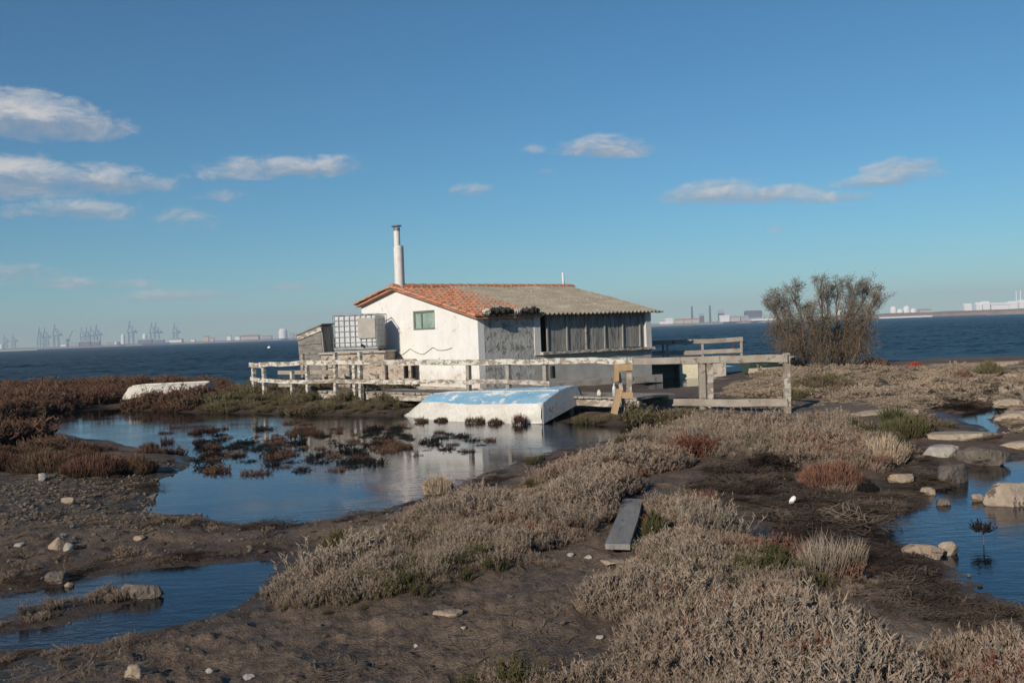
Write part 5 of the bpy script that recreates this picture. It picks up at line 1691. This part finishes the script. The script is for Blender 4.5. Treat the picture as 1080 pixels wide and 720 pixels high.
W_, T_ = 'warehouse', 'storage tank'
building(1, 4, 5, DL, 'storage_tank', 'white tank at the left edge of the far shore', T_, M_FWHITE, M_FWHITE, 'tank')
building(66, 6, 3, DL, 'warehouse', 'white shed beside the small dark jib crane', W_, M_FWHITE, M_FGREY)
building(78, 9, 4, DL, 'warehouse', 'grey shed just right of the small dark jib crane', W_, M_FGREY, M_FGREY)
building(89, 10, 6, DL, 'warehouse', 'dark block under the left part of the crane cluster', W_, M_FDARK, M_FGREY)
building(100, 8, 5, DL, 'warehouse', 'dark block under the right part of the crane cluster', W_, M_FDARK, M_FGREY)
building(118, 12, 3, DL, 'warehouse', 'long low grey shed right of the crane cluster', W_, M_FGREY, M_FGREY)
building(129.5, 4, 11, DL, 'storage_tank', 'white globe tank left of the tall lone crane', T_, M_FWHITE, M_FWHITE, 'tank')
building(122, 3, 3.5, DL - 20, 'storage_tank', 'tiny white tank at the foot of the white globe tank', T_, M_FWHITE, M_FWHITE, 'tank')
building(152.5, 4.5, 11, DL, 'storage_tank', 'white globe tank between the lone crane and the crane pair', T_, M_FWHITE, M_FWHITE, 'tank')
building(152, 14, 5, DL - 25, 'warehouse', 'long dark shed below the second white globe tank', W_, M_FDARK, M_FGREY)
building(167, 10, 4, DL - 25, 'warehouse', 'dark shed below the crane pair', W_, M_FDARK, M_FGREY)
building(184, 14, 4, DL, 'warehouse', 'pale wide shed below the rightmost crane', W_, M_FWHITE, M_FGREY)
building(203, 4, 3, DL, 'warehouse', 'small white hut right of the pale wide shed', W_, M_FWHITE, M_FGREY)
building(217, 5, 6, DL, 'warehouse', 'pinkish block midway along the left shore', W_, M_FBEIGE, M_FRED)
building(223, 4, 4, DL, 'warehouse', 'reddish low block beside the pinkish block', W_, M_FBEIGE, M_FRED)
building(241, 4, 6, DL, 'warehouse', 'white tower block left of the long red roofed shed', W_, M_FWHITE, M_FGREY)
building(250, 5, 5, DL, 'warehouse', 'white block touching the long red roofed shed', W_, M_FWHITE, M_FGREY)
building(263, 18, 5, DL, 'warehouse', 'long pinkish shed with red roof on the left shore', W_, M_FBEIGE, M_FRED)
building(281, 10, 4, DL, 'warehouse', 'low grey shed left of the big white dome tank', W_, M_FGREY, M_FGREY)
building(298.5, 9, 11, DL, 'storage_tank', 'big white dome tank nearest to the privy', T_, M_FWHITE, M_FWHITE, 'tank')
building(307, 5, 6, DL, 'warehouse', 'grey tower right of the big white dome tank', W_, M_FGREY, M_FGREY)
building(316, 10, 5, DL, 'warehouse', 'grey shed between the dome tank and the privy', W_, M_FGREY, M_FGREY)
DR = 3050.0
building(699, 6, 4, DR, 'house', 'white house close to the cabin roof corner', 'house', M_FWHITE, M_FBEIGE)
building(706, 8, 6, DR, 'house', 'bright white house beside the first one past the cabin', 'house', M_FWHITE, M_FWHITE)
building(717, 8, 5, DR, 'house', 'beige house in the row right of the white houses', 'house', M_FBEIGE, M_FRED)
building(726, 8, 5, DR, 'house', 'pink house in the row right of the white houses', 'house', M_FBEIGE, M_FRED)
building(734, 7, 5, DR, 'house', 'reddish house at the right end of the row', 'house', M_FBEIGE, M_FRED)
building(730.5, 2.6, 17, DR + 200, 'factory_stack', 'dark stack left one of two on the far shore', 'chimney', M_FDARK, M_FDARK, 'stack')
building(749.5, 2.6, 17, DR + 200, 'factory_stack', 'dark stack right one of two on the far shore', 'chimney', M_FDARK, M_FDARK, 'stack')
building(741, 4.5, 10, DR + 200, 'silo_block', 'dark silo block between the two dark stacks', 'silo', M_FDARK, M_FGREY)
building(761.5, 6, 13, DR + 200, 'silo_block', 'dark silo block right of the two dark stacks', 'silo', M_FDARK, M_FGREY)
building(765, 10, 7, DR, 'warehouse', 'white shed below the right hand silo block', W_, M_FWHITE, M_FWHITE)
building(776, 10, 6, DR, 'warehouse', 'beige shed right of the white shed', W_, M_FBEIGE, M_FGREY)
building(786, 8, 6, DR, 'warehouse', 'grey shed left of the dark factory', W_, M_FGREY, M_FGREY)
building(796, 17, 11, DR + 200, 'factory', 'dark factory block left of the bare tree', 'factory', M_FDARK, M_FDARK)
building(806, 26, 3, DR - 60, 'warehouse', 'very long white shed just left of the bare tree', W_, M_FWHITE, M_FWHITE)
building(886, 7, 8, DR, 'storage_tank', 'white tank seen between the branches of the bare tree', T_, M_FWHITE, M_FWHITE, 'tank')
for i, (px, w, h) in enumerate(((943, 7, 8), (950, 7, 7), (957, 7, 8), (964, 7, 7))):
    building(px, w, h + 2 - i % 2 * 2, 2700, 'storage_tank', ('white tank closest right of the bare tree', 'second white tank right of the bare tree', 'third white tank right of the bare tree', 'fourth white tank right of the bare tree')[i], T_, M_FWHITE, M_FWHITE, 'tank', 'white tanks beyond the dike')
building(977, 12, 6, 2750, 'warehouse', 'beige shed right of the four white tanks', W_, M_FBEIGE, M_FGREY)
lbs = ['white shed leftmost beyond the brown dike', 'white shed second from left beyond the dike', 'white shed third from left beyond the dike', 'long white shed left of the two thin stacks', 'white shed below the two thin stacks', 'white shed at the right edge beyond the dike']
for i, (px, w) in enumerate(((1022, 8), (1034, 7), (1041, 8), (1056, 18), (1070, 9), (1081, 10))):
    building(px, w, 9.5 + (i % 3) * .9, 2500, 'warehouse', lbs[i], W_, M_FWHITE, M_FWHITE)
building(1073, 1.4, 22, 2550, 'factory_stack', 'thin pale stack left one of two at the right edge', 'chimney', M_FWHITE, M_FGREY, 'stack')
building(1077.5, 1.4, 22, 2550, 'factory_stack', 'thin pale stack right one of two at the right edge', 'chimney', M_FWHITE, M_FGREY, 'stack')
far_strip('breakwater', [(x, 1850, 2.4) for x in range(928, 985, 8)], 12, M_FWHITE, 'pale breakwater stones at the foot of the dike')

# a whitecap-sized gull-white buoy far out left
o = thing('marker_buoy', 'tiny white marker buoy out on the water left of the privy', 'buoy', (PD(284, 369, 240).x, 240, 0))
MB().tube([(0, 0, -.2), (0, 0, .1), (0, 0, .35), (0, 0, .5)], [.35, .45, .35, .05], 12).build('float_body', M_FWHITE, o, smooth=True)
MB().tube([(0, 0, .45), (0, 0, 1.0)], .05, 6).build('mast', M_FGREY, o)
# ------------------------------------------------------------------ light, sky, air
EL = R(23); SH = Vector((-.545, -.838)).normalized()
sv = Vector((SH.x * math.cos(EL), SH.y * math.cos(EL), math.sin(EL)))
ld = bpy.data.lights.new('sun', 'SUN'); ld.energy = SUN_E; ld.angle = R(.55); ld.color = (1.0, .885, .74)
lo_ = bpy.data.objects.new('sun', ld); COL.objects.link(lo_)
lo_.rotation_euler = (-sv).to_track_quat('-Z', 'Y').to_euler()

world = bpy.data.worlds.new('World'); scene.world = world; world.use_nodes = True
wt = world.node_tree; wt.nodes.clear()
class WN(NT):
    def __init__(s): s.t = wt
w = WN()
out = w.n('ShaderNodeOutputWorld')
sky = w.n('ShaderNodeTexSky'); sky.sky_type = 'NISHITA'; sky.sun_disc = False
sky.sun_elevation = EL; sky.sun_rotation = math.atan2(SH.x, SH.y)
sky.altitude = 0; sky.air_density = AIR; sky.dust_density = DUST; sky.ozone_density = OZONE
bg = w.n('ShaderNodeBackground'); w.link(w.mix(1.0, sky.outputs[0], (.90, 1.0, .80), 'MULTIPLY'), bg.inputs[0]); bg.inputs[1].default_value = SKY_S
tc = w.n('ShaderNodeTexCoord').outputs['Generated']
sep = w.n('ShaderNodeSeparateXYZ'); w.link(tc, sep.inputs[0])
az = w.math('ARCTAN2', sep.outputs[0], sep.outputs[1]); el = w.math('ARCSINE', sep.outputs[2])
# (px, py, half width, half height, strength)
clouds = [(25, 126, 52, 17, 1.0), (70, 135, 48, 15, 1.0), (5, 120, 55, 18, 1.0), (10, 178, 50, 12, 1.0), (75, 190, 62, 13, .95), (125, 195, 50, 10, .8), (15, 195, 60, 16, .9), (90, 224, 44, 10, .75), (40, 222, 46, 7, .6),
          (183, 228, 36, 9, .55), (300, 178, 66, 10, .95), (340, 175, 38, 9, .9), (252, 186, 46, 7, .7), (240, 208, 32, 6, .55), (640, 158, 42, 10, 1.0), (563, 159, 13, 5, .45), (577, 182, 11, 5, .45),
          (496, 202, 24, 6, .6), (755, 205, 46, 11, 1.0), (805, 208, 56, 8, .9), (875, 210, 40, 6, .75), (915, 193, 36, 6, .7), (948, 179, 32, 9, .95), (932, 190, 34, 7, .9), (985, 185, 18, 5, .5), (826, 240, 22, 5, .4), (590, 262, 20, 4, .3),
          (15, 290, 38, 7, .7), (90, 299, 60, 5, .62), (185, 315, 62, 7, .7), (305, 304, 40, 5, .6), (345, 330, 50, 4, .4), (200, 236, 34, 6, .4), (215, 189, 30, 4, .35)]
nv = w.n('ShaderNodeCombineXYZ'); w.link(w.math('MULTIPLY', az, 16), nv.inputs[0]); w.link(w.math('MULTIPLY', el, 34), nv.inputs[1])
n1 = w.noise(nv.outputs[0], 1.9, 9, .68, .45)
n2 = w.noise(nv.outputs[0], .55, 3, .5)
warp = w.math('MULTIPLY', w.math('SUBTRACT', n2, .5), .018)
el_w = w.math('ADD', el, warp)
M = None; Ssum = None
for (px, py, hw, hh, st) in clouds:
    d = ray(px, py).normalized(); a0 = math.atan2(d.x, d.y); e0 = math.asin(d.z)
    aw = hw * 1.25 / FPX; eh = hh * 1.4 / FPX
    de = w.math('MULTIPLY', w.math('SUBTRACT', el_w, e0), 1 / eh)
    # flatter below, rounder above
    dn = w.math('MULTIPLY', w.math('MINIMUM', de, 0), .55)
    dq = w.math('ADD', de, dn)
    da = w.math('MULTIPLY', w.math('SUBTRACT', az, a0), 1 / aw)
    r2 = w.math('ADD', w.math('MULTIPLY', da, da), w.math('MULTIPLY', dq, dq))
    mm = w.math('MULTIPLY', w.math('SUBTRACT', 1.0, w.math('MULTIPLY', r2, .62), True), st)
    ms = w.math('MULTIPLY', mm, de)
    M = mm if M is None else w.math('MAXIMUM', M, mm)
    Ssum = ms if Ssum is None else w.math('ADD', Ssum, ms)
dens = w.math('ADD', w.math('MULTIPLY', M, .85), w.math('MULTIPLY', w.math('SUBTRACT', n1, .5), 1.8))
has = w.math('MULTIPLY', M, 2.4, True)
fac = w.math('MULTIPLY', w.ramp(dens, [(.22, 0), (.50, .42), (1.05, 1)]), has)
fac = w.math('MULTIPLY', fac, .86)
lit = w.math('ADD', w.math('MULTIPLY', Ssum, .55), w.math('MULTIPLY', w.math('SUBTRACT', n1, .42), 1.6))
ccol = w.mix(w.ramp(lit, [(.0, 0), (.6, 1)]), (.30, .34, .40), (.62, .60, .58))
bg2 = w.n('ShaderNodeBackground'); w.link(ccol, bg2.inputs[0]); bg2.inputs[1].default_value = CLOUD_S
mx = w.n('ShaderNodeMixShader'); w.link(fac, mx.inputs[0]); w.link(bg.outputs[0], mx.inputs[1]); w.link(bg2.outputs[0], mx.inputs[2])
w.link(mx.outputs[0], out.inputs[0])
world.cycles.sampling_method = 'MANUAL'; world.cycles.sample_map_resolution = 512

# air
hz = MB().box(-7000, 7000, -80, 5200, -3, 120).build('haze', None)
t = NT('haze_air'); v = t.n('ShaderNodeVolumePrincipled')
v.inputs['Color'].default_value = (.72, .80, .96, 1); v.inputs['Density'].default_value = HAZE
v.inputs['Anisotropy'].default_value = .0
t.link(v.outputs[0], t.out.inputs['Volume'])
hz.data.materials.append(t.m); tag(hz, 'thin pale sea haze over the gulf', None, None, 'stuff')
t.m.cycles.homogeneous_volume = True if hasattr(t.m, 'cycles') and hasattr(t.m.cycles, 'homogeneous_volume') else False

plant_cover(); pebbles()

vs_ = scene.view_settings
scene.display_settings.display_device = 'sRGB'
vs_.view_transform = 'Standard'; vs_.look = 'None'; vs_.exposure = EXPO; vs_.gamma = 1; vs_.use_curve_mapping = False
scene.render.film_transparent = False
cy = scene.cycles
cy.use_denoising = True; cy.denoiser = 'OPENIMAGEDENOISE'
cy.max_bounces = 8; cy.diffuse_bounces = 3; cy.glossy_bounces = 4; cy.transparent_max_bounces = 12; cy.volume_bounces = 0; cy.caustics_reflective = False; cy.caustics_refractive = False
cy.use_adaptive_sampling = True; cy.adaptive_threshold = .01
